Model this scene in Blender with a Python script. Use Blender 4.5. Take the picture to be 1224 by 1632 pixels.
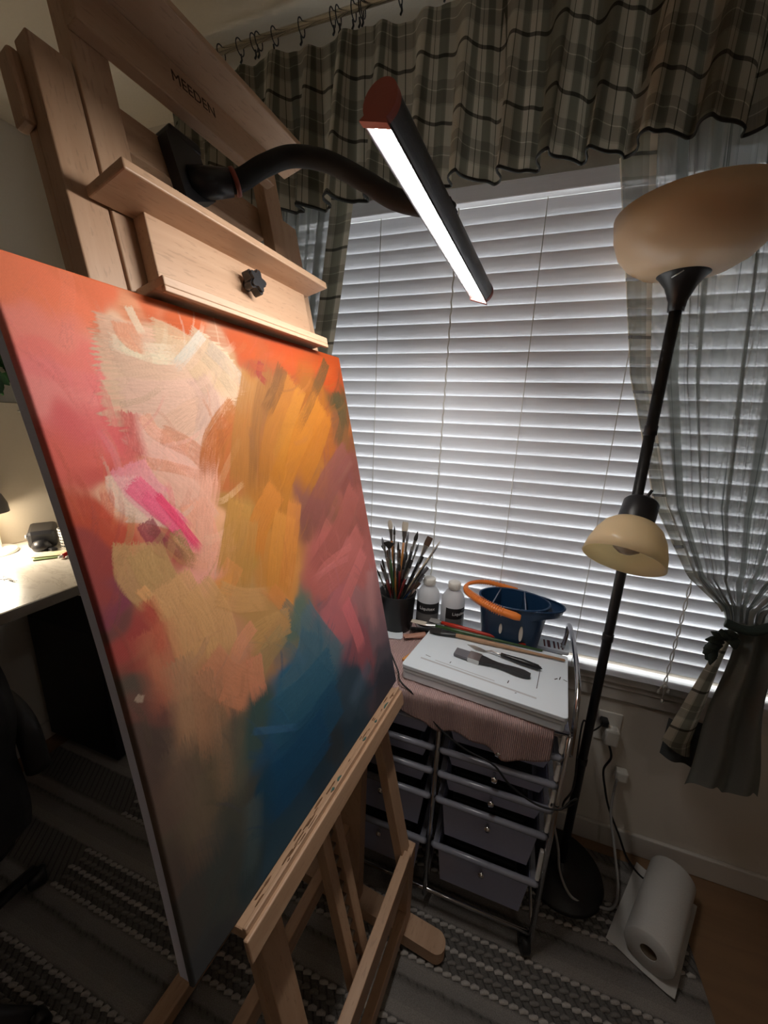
import bpy, bmesh, math, random
import numpy as np
from mathutils import Vector, Matrix, noise
random.seed(7); rng = np.random.default_rng(7)
C = bpy.context.scene.collection
for o in list(bpy.data.objects): bpy.data.objects.remove(o)

# ---------------------------------------------------------------- camera
CAMZ = 1.4756
cam = bpy.data.cameras.new('camera'); camo = bpy.data.objects.new('camera', cam); C.objects.link(camo)
cam.sensor_fit = 'VERTICAL'; cam.sensor_height = 24.0; cam.lens = 24.0*600/1632; cam.clip_start = 0.02; cam.clip_end = 60
# world axes seen from the camera: x right, y down, z forward
_X = Vector((0.94413264, 0.32719885, 0.03942677)); _D = Vector((0.11604697, -0.21809067, -0.96900442)); _F = Vector((-0.30845852, 0.91944406, -0.24387695))
m = Matrix((( _X.x, -_D.x, -_F.x), (_X.y, -_D.y, -_F.y), (_X.z, -_D.z, -_F.z))).to_4x4(); m.translation = (0, 0, CAMZ)
camo.matrix_world = m
bpy.context.scene.camera = camo

# ---------------------------------------------------------------- world, exposure
sc = bpy.context.scene
sc.view_settings.view_transform = 'Standard'; sc.view_settings.look = 'None'; sc.view_settings.gamma = 1.0
sc.view_settings.use_curve_mapping = False
sc.view_settings.exposure = 0.0
W = bpy.data.worlds.new('evening_sky'); sc.world = W; W.use_nodes = True
bg = W.node_tree.nodes['Background']; bg.inputs[0].default_value = (1.0, 0.98, 0.95, 1); bg.inputs[1].default_value = 5.5

LED_COLOR = (1.0, 0.95, 0.90); LED_STRENGTH = 125.0
DESK_LAMP_POWER = 8.5
FILL_LIGHT_POWER = 7.0  # strength of the added fill light behind the camera

# ---------------------------------------------------------------- helpers
def lin(c):
    return tuple(((x/255)/12.92 if x/255 <= .04045 else ((x/255+.055)/1.055)**2.4) for x in c)
class NT:
    def __init__(s, name):
        s.m = bpy.data.materials.new(name); s.m.use_nodes = True; s.t = s.m.node_tree
        for n_ in list(s.t.nodes): s.t.nodes.remove(n_)
        s.out = s.t.nodes.new('ShaderNodeOutputMaterial')
    def n(s, typ, ins=None, **props):
        q = s.t.nodes.new(typ)
        for k, v in props.items(): setattr(q, k, v)
        for k, v in (ins or {}).items(): s.set(q.inputs[k], v)
        return q
    def set(s, inp, v):
        if isinstance(v, bpy.types.Node): s.t.links.new(v.outputs[0], inp)
        elif isinstance(v, bpy.types.NodeSocket): s.t.links.new(v, inp)
        else:
            if inp.type == 'RGBA' and len(v) == 3: v = (*v, 1)
            inp.default_value = v
    def math(s, op, a, b=0.0, c=0.0):
        return s.n('ShaderNodeMath', {0: a, 1: b, 2: c}, operation=op)
    def mix(s, f, a, b, typ='MIX'):
        q = s.n('ShaderNodeMix', data_type='RGBA', blend_type=typ)
        s.set(q.inputs[0], f); s.set(q.inputs[6], a); s.set(q.inputs[7], b)
        return q.outputs[2]
    def noise(s, scale, vec=None, detail=3, rough=.55, dist=0):
        q = s.n('ShaderNodeTexNoise', {'Scale': scale, 'Detail': detail, 'Roughness': rough, 'Distortion': dist})
        if vec is not None: s.set(q.inputs['Vector'], vec)
        return q.outputs[0]
    def obj(s, scale=(1, 1, 1), rot=(0, 0, 0)):
        tc = s.n('ShaderNodeTexCoord'); mp = s.n('ShaderNodeMapping', {'Scale': scale, 'Rotation': rot})
        s.t.links.new(tc.outputs['Object'], mp.inputs[0]); return mp.outputs[0]
    def uv(s):
        return s.n('ShaderNodeTexCoord').outputs['UV']
    def ramp(s, f, stops, interp='LINEAR'):
        q = s.n('ShaderNodeValToRGB', {0: f}); r = q.color_ramp; r.interpolation = interp
        while len(r.elements) < len(stops): r.elements.new(.5)
        for e, (p, c) in zip(r.elements, stops):
            e.position = p; e.color = (*c, 1) if hasattr(c, '__len__') else (c, c, c, 1)
        return q.outputs[0]
    def bump(s, h, strength=.3, dist=.002):
        return s.n('ShaderNodeBump', {'Strength': strength, 'Distance': dist, 'Height': h}).outputs[0]
    def bsdf(s, color, rough=.5, metal=0, normal=None, **kw):
        q = s.n('ShaderNodeBsdfPrincipled', {'Base Color': color, 'Roughness': rough, 'Metallic': metal})
        if normal is not None: s.set(q.inputs['Normal'], normal)
        for k, v in kw.items(): s.set(q.inputs[k.replace('_', ' ')], v)
        return q
    def done(s, shader):
        s.set(s.out.inputs[0], shader); return s.m

def simple(name, col, rough=.5, metal=0, nscale=60, namt=.12, bump=.15, bdist=.001, **kw):
    t = NT(name); nz = t.noise(nscale, t.obj())
    dark = tuple(x*(1-namt) for x in col); lite = tuple(min(1, x*(1+namt)) for x in col)
    c = t.mix(nz, dark, lite)
    return t.done(t.bsdf(c, rough, metal, t.bump(nz, bump, bdist), **kw))

def wood(name, axis, base=(0.56, 0.365, 0.235), dark=(0.42, 0.25, 0.145), rough=.5):
    t = NT(name)
    s1 = [22, 22, 22]; s1[axis] = 1.6
    s2 = [260, 260, 260]; s2[axis] = 42
    g = t.noise(1.0, t.obj(tuple(s1)), 5, .6, .4); f = t.noise(1.0, t.obj(tuple(s2)), 2, .5)
    c = t.mix(t.ramp(g, [(.3, 0), (.72, 1)]), dark, base)
    fl = t.ramp(f, [(.0, 0), (.33, 0), (.39, 1), (1, 1)])
    c = t.mix(fl, tuple(x*.62 for x in dark), c)
    c2 = t.mix(.35, t.mix(t.ramp(g, [(.3, 0), (.72, 1)]), dark, base), c)
    return t.done(t.bsdf(c2, rough, 0, t.bump(g, .12, .001)))

WM = {}
class MB:
    """collects shapes (in world coordinates) into one mesh"""
    def __init__(s): s.v = []; s.f = []; s.uv = None; s.smooth = []
    def add(s, vs, fs, sm=False):
        b = len(s.v); s.v += [Vector(p) for p in vs]; s.f += [tuple(b+i for i in f) for f in fs]; s.smooth += [sm]*len(fs)
        return s
    def box(s, lo, hi, M=None, taper=None):
        x0, y0, z0 = lo; x1, y1, z1 = hi
        vs = [Vector(p) for p in ((x0,y0,z0),(x1,y0,z0),(x1,y1,z0),(x0,y1,z0),(x0,y0,z1),(x1,y0,z1),(x1,y1,z1),(x0,y1,z1))]
        if M is not None: vs = [M @ v for v in vs]
        return s.add(vs, [(0,3,2,1),(4,5,6,7),(0,1,5,4),(1,2,6,5),(2,3,7,6),(3,0,4,7)])
    def cbox(s, lo, hi, c=.002, M=None):
        """box with bevelled edges"""
        bm = bmesh.new(); bmesh.ops.create_cube(bm, size=1)
        ce = [(a+b)/2 for a, b in zip(lo, hi)]; sz = [abs(b-a) for a, b in zip(lo, hi)]
        for v in bm.verts: v.co = Vector([ce[i]+v.co[i]*sz[i] for i in range(3)])
        c = min(c, min(sz)*.45)
        bmesh.ops.bevel(bm, geom=list(bm.edges), offset=c, segments=2, affect='EDGES', profile=.5)
        bm.verts.ensure_lookup_table()
        vs = [M @ v.co if M is not None else v.co.copy() for v in bm.verts]
        fs = [[v.index for v in f.verts] for f in bm.faces]
        bm.free(); return s.add(vs, fs)
    def prism(s, pts, M, z0, z1):
        """polygon pts (x,y) extruded z0..z1, through matrix M"""
        n_ = len(pts)
        vs = [M @ Vector((p[0], p[1], z0)) for p in pts]+[M @ Vector((p[0], p[1], z1)) for p in pts]
        fs = [tuple(reversed(range(n_))), tuple(range(n_, 2*n_))]+[(i, (i+1) % n_, n_+(i+1) % n_, n_+i) for i in range(n_)]
        return s.add(vs, fs)
    def tube(s, path, r, seg=10, cap=True, flat=1.0, up=None):
        path = [Vector(p) for p in path]; n_ = len(path)
        rs = r if hasattr(r, '__len__') else [r]*n_
        vs = []; fs = []
        prev = None
        for i, p in enumerate(path):
            t = (path[min(i+1, n_-1)]-path[max(i-1, 0)]); t.normalize()
            if prev is None:
                a = Vector(up) if up is not None else (Vector((0, 0, 1)) if abs(t.z) < .9 else Vector((1, 0, 0)))
            else: a = prev
            a = a-t*a.dot(t); a.normalize(); b = t.cross(a); prev = a
            for k in range(seg):
                q = 2*math.pi*k/seg
                vs.append(p+a*math.cos(q)*rs[i]*flat+b*math.sin(q)*rs[i])
        for i in range(n_-1):
            for k in range(seg):
                k2 = (k+1) % seg
                fs.append((i*seg+k, i*seg+k2, (i+1)*seg+k2, (i+1)*seg+k))
        if cap: fs += [tuple(reversed(range(seg))), tuple((n_-1)*seg+k for k in range(seg))]
        return s.add(vs, fs, True)
    def lathe(s, prof, M, seg=32, cap=False):
        """prof list of (r, z) turned about M's z axis"""
        vs = []; fs = []; n_ = len(prof)
        for r, z in prof:
            for k in range(seg):
                q = 2*math.pi*k/seg; vs.append(M @ Vector((r*math.cos(q), r*math.sin(q), z)))
        for i in range(n_-1):
            for k in range(seg):
                k2 = (k+1) % seg; fs.append((i*seg+k, i*seg+k2, (i+1)*seg+k2, (i+1)*seg+k))
        if cap: fs += [tuple(reversed(range(seg))), tuple((n_-1)*seg+k for k in range(seg))]
        return s.add(vs, fs, True)
    def grid(s, fn, nu, nv, closed=False):
        b = len(s.v); uvs = []
        for j in range(nv+1):
            for i in range(nu+1):
                r = fn(i/nu, j/nv); s.v.append(Vector(r[:3]))
                uvs.append(r[3:5] if len(r) > 3 else (i/nu, j/nv))
        if s.uv is None: s.uv = {}
        for k, q in enumerate(uvs): s.uv[b+k] = q
        for j in range(nv):
            for i in range(nu):
                a = b+j*(nu+1)+i; s.f.append((a, a+1, a+nu+2, a+nu+1)); s.smooth.append(True)
        return s
    def build(s, name, mat, parent=None, **tags):
        me = bpy.data.meshes.new(name); vs = s.v
        inv = WM[parent.name].inverted() if parent is not None else None
        loc = None
        if parent is None:
            xs = np.array([tuple(v) for v in vs]); loc = Vector(((xs[:,0].min()+xs[:,0].max())/2, (xs[:,1].min()+xs[:,1].max())/2, xs[:,2].min()))
            if tags.get('kind') == 'structure': loc = Vector((0, 0, 0))
            vs = [v-loc for v in vs]
        else: vs = [inv @ v for v in vs]
        me.from_pydata([tuple(v) for v in vs], [], s.f); 
        me.polygons.foreach_set('use_smooth', s.smooth)
        if s.uv:
            l = me.uv_layers.new(name='UVMap'); d = [0.0]*(2*len(me.loops))
            for lp in me.loops:
                q = s.uv.get(lp.vertex_index, (0, 0)); d[2*lp.index] = q[0]; d[2*lp.index+1] = q[1]
            l.data.foreach_set('uv', d)
        me.materials.append(mat); me.update()
        o = bpy.data.objects.new(name, me); C.objects.link(o)
        if parent is not None: o.parent = parent; WM[o.name] = WM[parent.name].copy()
        else: o.location = loc; WM[o.name] = Matrix.Translation(loc)
        for k, v in tags.items(): o[k] = v
        return o
def sub(parent, name, mat, mb, **t): return mb.build(name, mat, parent, **t)
def thing(name, M, label, cat, group=None):
    o = bpy.data.objects.new(name, None); C.objects.link(o); o.empty_display_size = .05
    o.matrix_world = M if isinstance(M, Matrix) else Matrix.Translation(Vector(M))
    WM[o.name] = (M.copy() if isinstance(M, Matrix) else Matrix.Translation(Vector(M)))
    o['label'] = label; o['category'] = cat
    if group: o['group'] = group
    return o
def T(x, y=0, z=0): return Matrix.Translation((x, y, z))
def frame(origin, z, x=None):
    z = Vector(z).normalized(); x = Vector(x) if x is not None else (Vector((1, 0, 0)) if abs(z.x) < .9 else Vector((0, 1, 0)))
    x = (x-z*x.dot(z)).normalized(); y = z.cross(x)
    M = Matrix(((x.x, y.x, z.x), (x.y, y.y, z.y), (x.z, y.z, z.z))).to_4x4(); M.translation = Vector(origin); return M
def spline(pts, n=10):
    pts = [Vector(p) for p in pts]; out = []
    P_ = [pts[0]]+pts+[pts[-1]]
    for i in range(1, len(P_)-2):
        p0, p1, p2, p3 = P_[i-1:i+3]
        for k in range(n):
            t = k/n; out.append(.5*((2*p1)+(-p0+p2)*t+(2*p0-5*p1+4*p2-p3)*t*t+(-p0+3*p1-3*p2+p3)*t**3))
    out.append(pts[-1]); return out
def lerp(a, b, t): return a+(b-a)*t
def interp(x, xs, ys): return float(np.interp(x, xs, ys))
def text_mesh(name, body, size, M, mat, parent, depth=.0006, **t):
    cu = bpy.data.curves.new('letters', 'FONT'); cu.body = body; cu.size = size; cu.extrude = depth; cu.align_x = 'CENTER'; cu.align_y = 'CENTER'; cu.resolution_u = 3
    o = bpy.data.objects.new('letters', cu); C.objects.link(o); dg = bpy.context.evaluated_depsgraph_get()
    me = bpy.data.meshes.new_from_object(o.evaluated_get(dg)); bpy.data.objects.remove(o)
    mb = MB(); mb.add([M @ v.co for v in me.vertices], [tuple(p.vertices) for p in me.polygons])
    return mb.build(name, mat, parent, **t)

# ---------------------------------------------------------------- materials
M_wall = simple('beige wall paint', lin((212, 205, 194)), .9, nscale=180, namt=.03, bump=.25, bdist=.0015)
M_ceil = simple('ceiling paint', lin((214, 205, 188)), .95, nscale=120, namt=.03, bump=.4, bdist=.002)
M_trim = simple('white trim paint', lin((200, 195, 188)), .45, nscale=30, namt=.03)
M_blackp = simple('black plastic', (.012, .012, .014), .38, nscale=300, namt=.2)
M_blackm = simple('black powder coated metal', (.010, .010, .012), .45, nscale=300)
M_rubber = simple('matte rubber', (.012, .011, .011), .8)
M_chrome = simple('chrome', (.50, .50, .52), .16, 1.0, namt=.03, bump=.0)
M_knobc = simple('polished knob', (.92, .92, .94), .12, 1.0, namt=.02, bump=.0)
M_clip = simple('white runner plastic', (.92, .92, .90), .3)
M_brass = simple('brushed nickel rod', (.80, .74, .62), .22, 1.0, namt=.05, bump=.02)
M_ferr = simple('ferrule metal', (.55, .54, .52), .3, 1.0)
M_white = simple('white board coating', lin((228, 238, 246)), .35, nscale=25, namt=.02, bump=.02)
M_cordw = simple('white cord', (.62, .60, .56), .6)
M_wh = simple('white plastic', lin((225, 222, 215)), .4, nscale=40, namt=.02)
M_plasterw = simple('white paper', lin((196, 194, 190)), .9, nscale=220, namt=.04, bump=.5, bdist=.001)
M_navy = simple('navy plastic', (.012, .045, .11), .35, nscale=80, namt=.08)
M_orange = simple('orange plastic', (.80, .22, .035), .4, nscale=50, namt=.06)
M_greyedge = simple('grey canvas edge', lin((216, 216, 236)), .9, nscale=500, namt=.08, bump=.4)
M_knob = M_blackp
W_u = wood('beech grain along', 0); W_v = wood('beech grain up', 1); W_n = wood('beech grain across', 2)
M_paintstain = simple('dried paint', (.05, .12, .10), .5)
M_leather = simple('black leather', (.004, .004, .005), .6, nscale=140, bump=.4)

def glass_mat():
    t = NT('window glass')
    g = t.n('ShaderNodeBsdfGlossy', {'Color': (1, 1, 1, 1), 'Roughness': .02}); tr = t.n('ShaderNodeBsdfTransparent', {'Color': (.95, .97, .97, 1)})
    return t.done(t.n('ShaderNodeMixShader', {0: .06, 1: tr, 2: g}))
M_glass = glass_mat()
def slat_mat():
    t = NT('white faux wood slat')
    nz = t.noise(1, t.obj((3, 90, 260)), 4, .6)
    c = t.mix(nz, lin((217, 219, 225)), lin((234, 235, 238)))
    d = t.bsdf(c, .42, 0, t.bump(nz, .25, .001)); tr = t.n('ShaderNodeBsdfTranslucent', {'Color': (.83, .82, .84, 1)})
    return t.done(t.n('ShaderNodeMixShader', {0: .17, 1: d, 2: tr}))
M_slat = slat_mat()

def plaid(name, sheer=False, su=1., sv=1., lightness=1.):
    t = NT(name); uv = t.uv(); sp = t.n('ShaderNodeSeparateXYZ', {0: uv})
    u = t.math('FRACT', t.math('MULTIPLY', sp.outputs[0], su/.21)); v = t.math('FRACT', t.math('MULTIPLY', sp.outputs[1], sv/.13))
    bu = t.ramp(u, [(0, .34), (.022, 1), (.17, .86), (.20, .50), (.37, .60), (.40, 1.0), (.50, .3), (.512, .95), (.62, .50), (.80, .56), (.83, .95)], 'CONSTANT')
    bv = t.ramp(v, [(0, .24), (.055, .95), (.30, .8), (.33, .60), (.50, .62), (.53, 1.12), (.545, .66), (.68, .92)], 'CONSTANT')
    base = t.mix(t.noise(3, t.obj()), tuple(x*lightness for x in (.57, .50, .39)), tuple(x*lightness for x in (.55, .51, .41)))
    tint = t.mix(bu, (.62, .72, .66), (1, 1, 1))
    c = t.mix(1., base, bu, 'MULTIPLY'); c = t.mix(1., c, bv, 'MULTIPLY'); c = t.mix(1., c, tint, 'MULTIPLY')
    w = t.n('ShaderNodeTexWave', {'Scale': 900.0, 'Distortion': 2.0}); t.set(w.inputs[0], uv)
    c = t.mix(.12, c, w.outputs[0], 'MULTIPLY')
    d = t.n('ShaderNodeBsdfDiffuse', {'Color': c, 'Roughness': .8}); tr = t.n('ShaderNodeBsdfTranslucent', {'Color': c})
    s = t.n('ShaderNodeMixShader', {0: .32, 1: d, 2: tr})
    if sheer:
        s = t.n('ShaderNodeMixShader', {0: .80, 1: t.n('ShaderNodeBsdfTransparent', {'Color': (1, 1, 1, 1)}), 2: s})
    return t.done(s)
M_plaid = plaid('plaid curtain weave'); M_plaid2 = plaid('light plaid border', True, 1.25, 1.0, 1.7)
def sheer_mat(name='sheer curtain weave', op=.52):
    t = NT(name); uv = t.uv(); sp = t.n('ShaderNodeSeparateXYZ', {0: uv})
    th = t.noise(1.0, t.n('ShaderNodeMapping', {0: uv, 'Scale': (190, 1.2, 1)}).outputs[0], 2, .6)
    fine = t.ramp(th, [(0, 0), (.60, 0), (.66, 1), (1, 1)])
    u = t.math('FRACT', t.math('MULTIPLY', sp.outputs[0], 1/.115))
    band = t.ramp(u, [(0, 1), (.2, 0), (.55, .35), (.62, 0), (.9, .25)], 'CONSTANT')
    a = t.math('ADD', t.math('MULTIPLY', fine, .42), op); a = t.math('ADD', a, t.math('MULTIPLY', band, .42)); a = t.math('MINIMUM', a, .97)
    col = t.mix(fine, (.40, .41, .38), (.10, .11, .10)); col = t.mix(t.math('MULTIPLY', band, .6), col, (.15, .165, .155))
    d = t.n('ShaderNodeBsdfDiffuse', {'Color': col}); tr = t.n('ShaderNodeBsdfTranslucent', {'Color': col})
    s = t.n('ShaderNodeMixShader', {0: .4, 1: d, 2: tr})
    return t.done(t.n('ShaderNodeMixShader', {0: a, 1: t.n('ShaderNodeBsdfTransparent', {'Color': (1, 1, 1, 1)}), 2: s}))
M_sheer = sheer_mat()
def shade_mat(name, col, trans=.45, emit=0):
    t = NT(name)
    d = t.bsdf(col, .28); tr = t.n('ShaderNodeBsdfTranslucent', {'Color': tuple(min(1, c*1.15) for c in col)+(1,)})
    return t.done(t.n('ShaderNodeMixShader', {0: trans, 1: d, 2: tr}))
M_amber = shade_mat('amber frosted glass', (.74, .54, .34), .35)
M_amber2 = shade_mat('pale amber frosted glass', (.97, .80, .58), .6)
M_bulb = shade_mat('unlit frosted bulb', (.62, .57, .50), .3)
def emit_mat(name, col, st):
    t = NT(name); return t.done(t.n('ShaderNodeEmission', {'Color': (*col, 1), 'Strength': st}))
def frosted(name, col, alpha, rough=.3):
    t = NT(name); nz = t.noise(90, t.obj())
    d = t.bsdf(t.mix(nz, tuple(c*.9 for c in col), col), rough, 0, t.bump(nz, .08, .001)); tr = t.n('ShaderNodeBsdfTransparent', {'Color': (.8, .8, .84, 1)})
    return t.done(t.n('ShaderNodeMixShader', {0: alpha, 1: tr, 2: d}))
M_drawer = frosted('smoky frosted drawer plastic', (.42, .45, .64), .95)
M_rim = frosted('clear drawer rim plastic', (.30, .31, .37), .9, .2)
M_bottle = shade_mat('milky bottle plastic', (.80, .81, .83), .4)
def floor_mat():
    t = NT('laminate floor'); v = t.obj((1.2, 9, 1)); g = t.noise(2.2, v, 5, .6, .6)
    return t.done(t.bsdf(t.mix(g, (.15, .085, .045), (.28, .17, .09)), .42, 0, t.bump(g, .1, .001)))
def rug_mat():
    t = NT('striped woven rug'); tc = t.obj(); sp = t.n('ShaderNodeSeparateXYZ', {0: tc})
    y = t.math('FRACT', t.math('MULTIPLY', t.math('ADD', sp.outputs[1], .057), 1/.23))
    wob = t.noise(26, t.obj((1, 1, 1)), 3, .7); wob2 = t.math('MULTIPLY', t.math('SUBTRACT', wob, .5), .07)
    y = t.math('ADD', y, wob2)
    st = t.ramp(y, [(0, (.35, .325, .30)), (.12, (.31, .29, .27)), (.2, (.20, .185, .17)), (.24, (.33, .31, .29)), (.34, (.36, .335, .31)), (.40, (.19, .178, .165)), (.86, (.20, .188, .175)), (.90, (.40, .37, .34))], 'EASE')
    # braided rows: dashes along the stripes
    x = t.math('FRACT', t.math('ADD', t.math('MULTIPLY', sp.outputs[0], 1/.024), t.math('MULTIPLY', sp.outputs[1], 30)))
    dash = t.ramp(x, [(0, .45), (.18, 1), (.8, 1), (1, .45)])
    inrow = t.ramp(y, [(0, 0), (.17, 0), (.20, 1), (.23, 0), (.40, 0), (.42, 1), (.86, 1), (.88, 0)])
    c = t.mix(t.math('MULTIPLY', inrow, .85), st, t.mix(1., st, dash, 'MULTIPLY'))
    nz = t.noise(420, t.obj(), 2, .8); c = t.mix(.55, c, t.ramp(nz, [(.25, .35), (.75, 1.3)]), 'MULTIPLY')
    h = t.math('ADD', t.math('MULTIPLY', inrow, dash), nz)
    return t.done(t.bsdf(c, .95, 0, t.bump(h, .9, .006), Specular_IOR_Level=.1))
M_floor = floor_mat(); M_rug = rug_mat()
def marble():
    t = NT('white marble worktop'); n1 = t.noise(7, t.obj((1, 2, 1)), 6, .65, 1.2)
    vein = t.ramp(n1, [(0, 0), (.47, 0), (.5, 1), (.53, 0), (1, 0)])
    return t.done(t.bsdf(t.mix(t.math('MULTIPLY', vein, .35), lin((235, 228, 215)), lin((170, 155, 135))), .3))
M_marble = marble()
M_cloth = None
def towel_mat():
    t = NT('dusty pink towel'); uv = t.uv(); w = t.n('ShaderNodeTexWave', {'Scale': 34.0, 'Distortion': 1.2, 'Detail': 2.0}, bands_direction='X'); t.set(w.inputs[0], uv)
    nz = t.noise(300, t.obj(), 3, .7)
    c = t.mix(t.math('MULTIPLY', w.outputs[1], 1.0), lin((196, 162, 160)), lin((232, 202, 198))); c = t.mix(.3, c, nz, 'MULTIPLY')
    return t.done(t.bsdf(c, .95, 0, t.bump(t.math('ADD', w.outputs[1], nz), .8, .003), Specular_IOR_Level=.1))
M_towel = towel_mat()
M_leaf = [simple('leaf green %d' % i, c, .45, nscale=90, namt=.25) for i, c in enumerate([(.03, .11, .03), (.05, .16, .045), (.02, .07, .025)])]

# ================================================================= SETTING
WY = 1.27                       # room face of the window wall
BY = 1.245                      # blind plane
ST = dict(kind='structure')
XL, XR, YB, CE = -1.86, 1.75, -1.9, 2.45
WX0, WX1, WZ0, WZ1 = -0.86, 0.98, 0.70, 2.10
MB().box((XL-.1, YB-.1, -.12), (XR+.1, WY+.12, 0)).build('floor', M_floor, **ST)
MB().box((XL-.1, YB-.1, CE), (XR+.1, WY+.12, CE+.1)).build('ceiling', M_ceil, **ST)
MB().box((XL-.1, YB-.1, 0), (XL, WY+.12, CE)).build('wall_left', M_wall, **ST)
MB().box((XR, YB-.1, 0), (XR+.1, WY+.12, CE)).build('wall_right', M_wall, **ST)
MB().box((XL, YB-.1, 0), (XR, YB, CE)).build('wall_back', M_wall, **ST)
wf = MB().box((XL, WY, 0), (WX0, WY+.12, CE)).box((WX1, WY, 0), (XR, WY+.12, CE)).box((WX0, WY, 0), (WX1, WY+.12, WZ0)).box((WX0, WY, WZ1), (WX1, WY+.12, CE))
wf.build('wall_front', M_wall, **ST)
MB().cbox((XL, WY-.014, 0), (XR, WY, .085), .004).build('baseboard_front', M_trim, **ST)
MB().cbox((XL, YB, 0), (XL+.014, WY-.014, .085), .004).build('baseboard_left', M_trim, **ST)
MB().cbox((XR-.014, YB, 0), (XR, WY-.014, .085), .004).build('baseboard_right', M_trim, **ST)
# window: frame + panes
win = MB().cbox((WX0, WY+.05, WZ0), (WX1, WY+.10, WZ0+.05), .004).cbox((WX0, WY+.05, WZ1-.05), (WX1, WY+.10, WZ1), .004)
win.cbox((WX0, WY+.05, WZ0+.05), (WX0+.05, WY+.10, WZ1-.05), .004).cbox((WX1-.05, WY+.05, WZ0+.05), (WX1, WY+.10, WZ1-.05), .004).cbox((.04, WY+.05, WZ0+.05), (.08, WY+.10, WZ1-.05), .004)
wo = win.build('window_1', M_trim, **ST)
sub(wo, 'pane', M_glass, MB().box((WX0+.05, WY+.073, WZ0+.05), (.04, WY+.077, WZ1-.05)))
sub(wo, 'pane', M_glass, MB().box((.08, WY+.073, WZ0+.05), (WX1-.05, WY+.077, WZ1-.05)))
# sill: stepped stool and apron under the blind
MB().cbox((WX0-.05, WY-.028, WZ0-.030), (WX1+.05, WY, WZ0-.002), .004).cbox((WX0-.03, WY-.018, WZ0-.055), (WX1+.03, WY, WZ0-.030), .004).cbox((WX0-.03, WY-.012, WZ0-.10), (WX1+.03, WY, WZ0-.055), .004).build('trim_1', M_trim, **ST)

# rug: striped, with low braided rows
rug = thing('striped_rug', (0, 0, 0), 'large grey and brown striped woven rug under the easel and cart', 'rug')
sub(rug, 'rug_field', M_rug, MB().cbox((-1.75, -1.2, .0), (.655, 1.215, .010), .003))
rb = [MB(), MB()]
for g0 in (.265, .495, .725, .955):
    for j in range(5):
        y0 = g0+j*.0255; x = -1.22+.012*(j % 2); q = rb[j % 2]
        while x < .635:
            q.tube([(x, y0-.003, .0092), (x+.010, y0+random.uniform(-.002, .002), .0118), (x+.021, y0+.003, .0092)], [.0045, .0065, .0045], 5, False); x += .0225+random.uniform(0, .003)
sub(rug, 'braided_row', simple('light grey braided yarn', (.40, .37, .34), .95, nscale=300, namt=.35, bump=.6), rb[0], kind='stuff')
sub(rug, 'braided_row', simple('dark grey braided yarn', (.19, .175, .16), .95, nscale=300, namt=.35, bump=.6), rb[1], kind='stuff')

# ================================================================= BLINDS
bl = thing('window_blind', (0, BY, WZ0), 'white two inch slat blind, closed, with daylight glowing between slats', 'blind')
X0, X1 = WX0-.03, WX1+.03
sub(bl, 'headrail', M_slat, MB().cbox((X0, BY-.035, 2.055), (X1, BY+.022, 2.095), .003))
sl = MB(); pitch = .04207; ang = math.radians(72); wd = .050
n_s = 31
prof = []
for k in range(5):
    a = (k/4-.5); prof.append((a*wd, .0012*(1-4*a*a)))
def slat_mesh():
    m_ = MB(); vs = []
    for x in (X0, X1):
        for side in (1, -1):
            for a, c in (prof if side == 1 else prof[::-1]):
                # local: a along slat width, c thickness; room edge up (towards -y, +z)
                off = c+side*.0013
                y = -a*math.cos(ang)-off*math.sin(ang); z = a*math.sin(ang)-off*math.cos(ang)
                vs.append((x, y, z))
    fs = [(i, (i+1) % 10, 10+(i+1) % 10, 10+i) for i in range(10)]+[tuple(range(9, -1, -1)), tuple(range(10, 20))]
    me = bpy.data.meshes.new('slat'); me.from_pydata(vs, [], fs); me.materials.append(M_slat); me.update(); return me
sme = slat_mesh()
for i in range(n_s):
    z = 2.030-i*pitch
    o = bpy.data.objects.new('slat', sme); C.objects.link(o); o.parent = bl
    o.location = (0, random.uniform(-.0006, .0006), z-WZ0); o.rotation_euler = (math.radians(random.uniform(-1.2, 1.2)), 0, 0)
sub(bl, 'bottom_rail', M_slat, MB().cbox((X0, BY-.020, .705), (X1, BY+.020, .726), .004))
for x in (-.456, .006, .256, .72, -.70):
    sub(bl, 'ladder_cord', M_cordw, MB().tube([(x, BY-.024, 2.05), (x, BY-.024, .715)], .0011, 6))
# twisted lift cord between slats
pts = [(-.226+.0016*math.sin(i*1.9), BY-.0245+.0012*math.cos(i*1.9), 2.05-i*.0125) for i in range(106)]
sub(bl, 'lift_cord', M_cordw, MB().tube(pts, .0021, 6))
pc = MB(); 
pts = [(.512+.004*math.sin(i*.9), BY-.032+.003*math.cos(i*.9), 1.055-i*.012) for i in range(29)]
pc.tube(pts, .0016, 6); pc.tube([(.512-.004*math.sin(i*.9), BY-.032-.003*math.cos(i*.9), 1.055-i*.012) for i in range(29)], .0016, 6)
pc.tube([(.512, BY-.032, 2.05), (.512, BY-.032, 1.05)], .0012, 6)
for i, (dx, dz) in enumerate([(0, 0), (.012, -.012), (-.012, -.02), (.003, -.05)]):
    pc.tube([(.512, BY-.032, .735), (.512+dx, BY-.034, .722+dz)], .0018, 6)
    pc.lathe([(0, -.008), (.004, -.006), (.003, .006), (0, .008)], T(.512+dx, BY-.034, .718+dz), 10)
sub(bl, 'pull_cord', M_cordw, pc)

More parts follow.
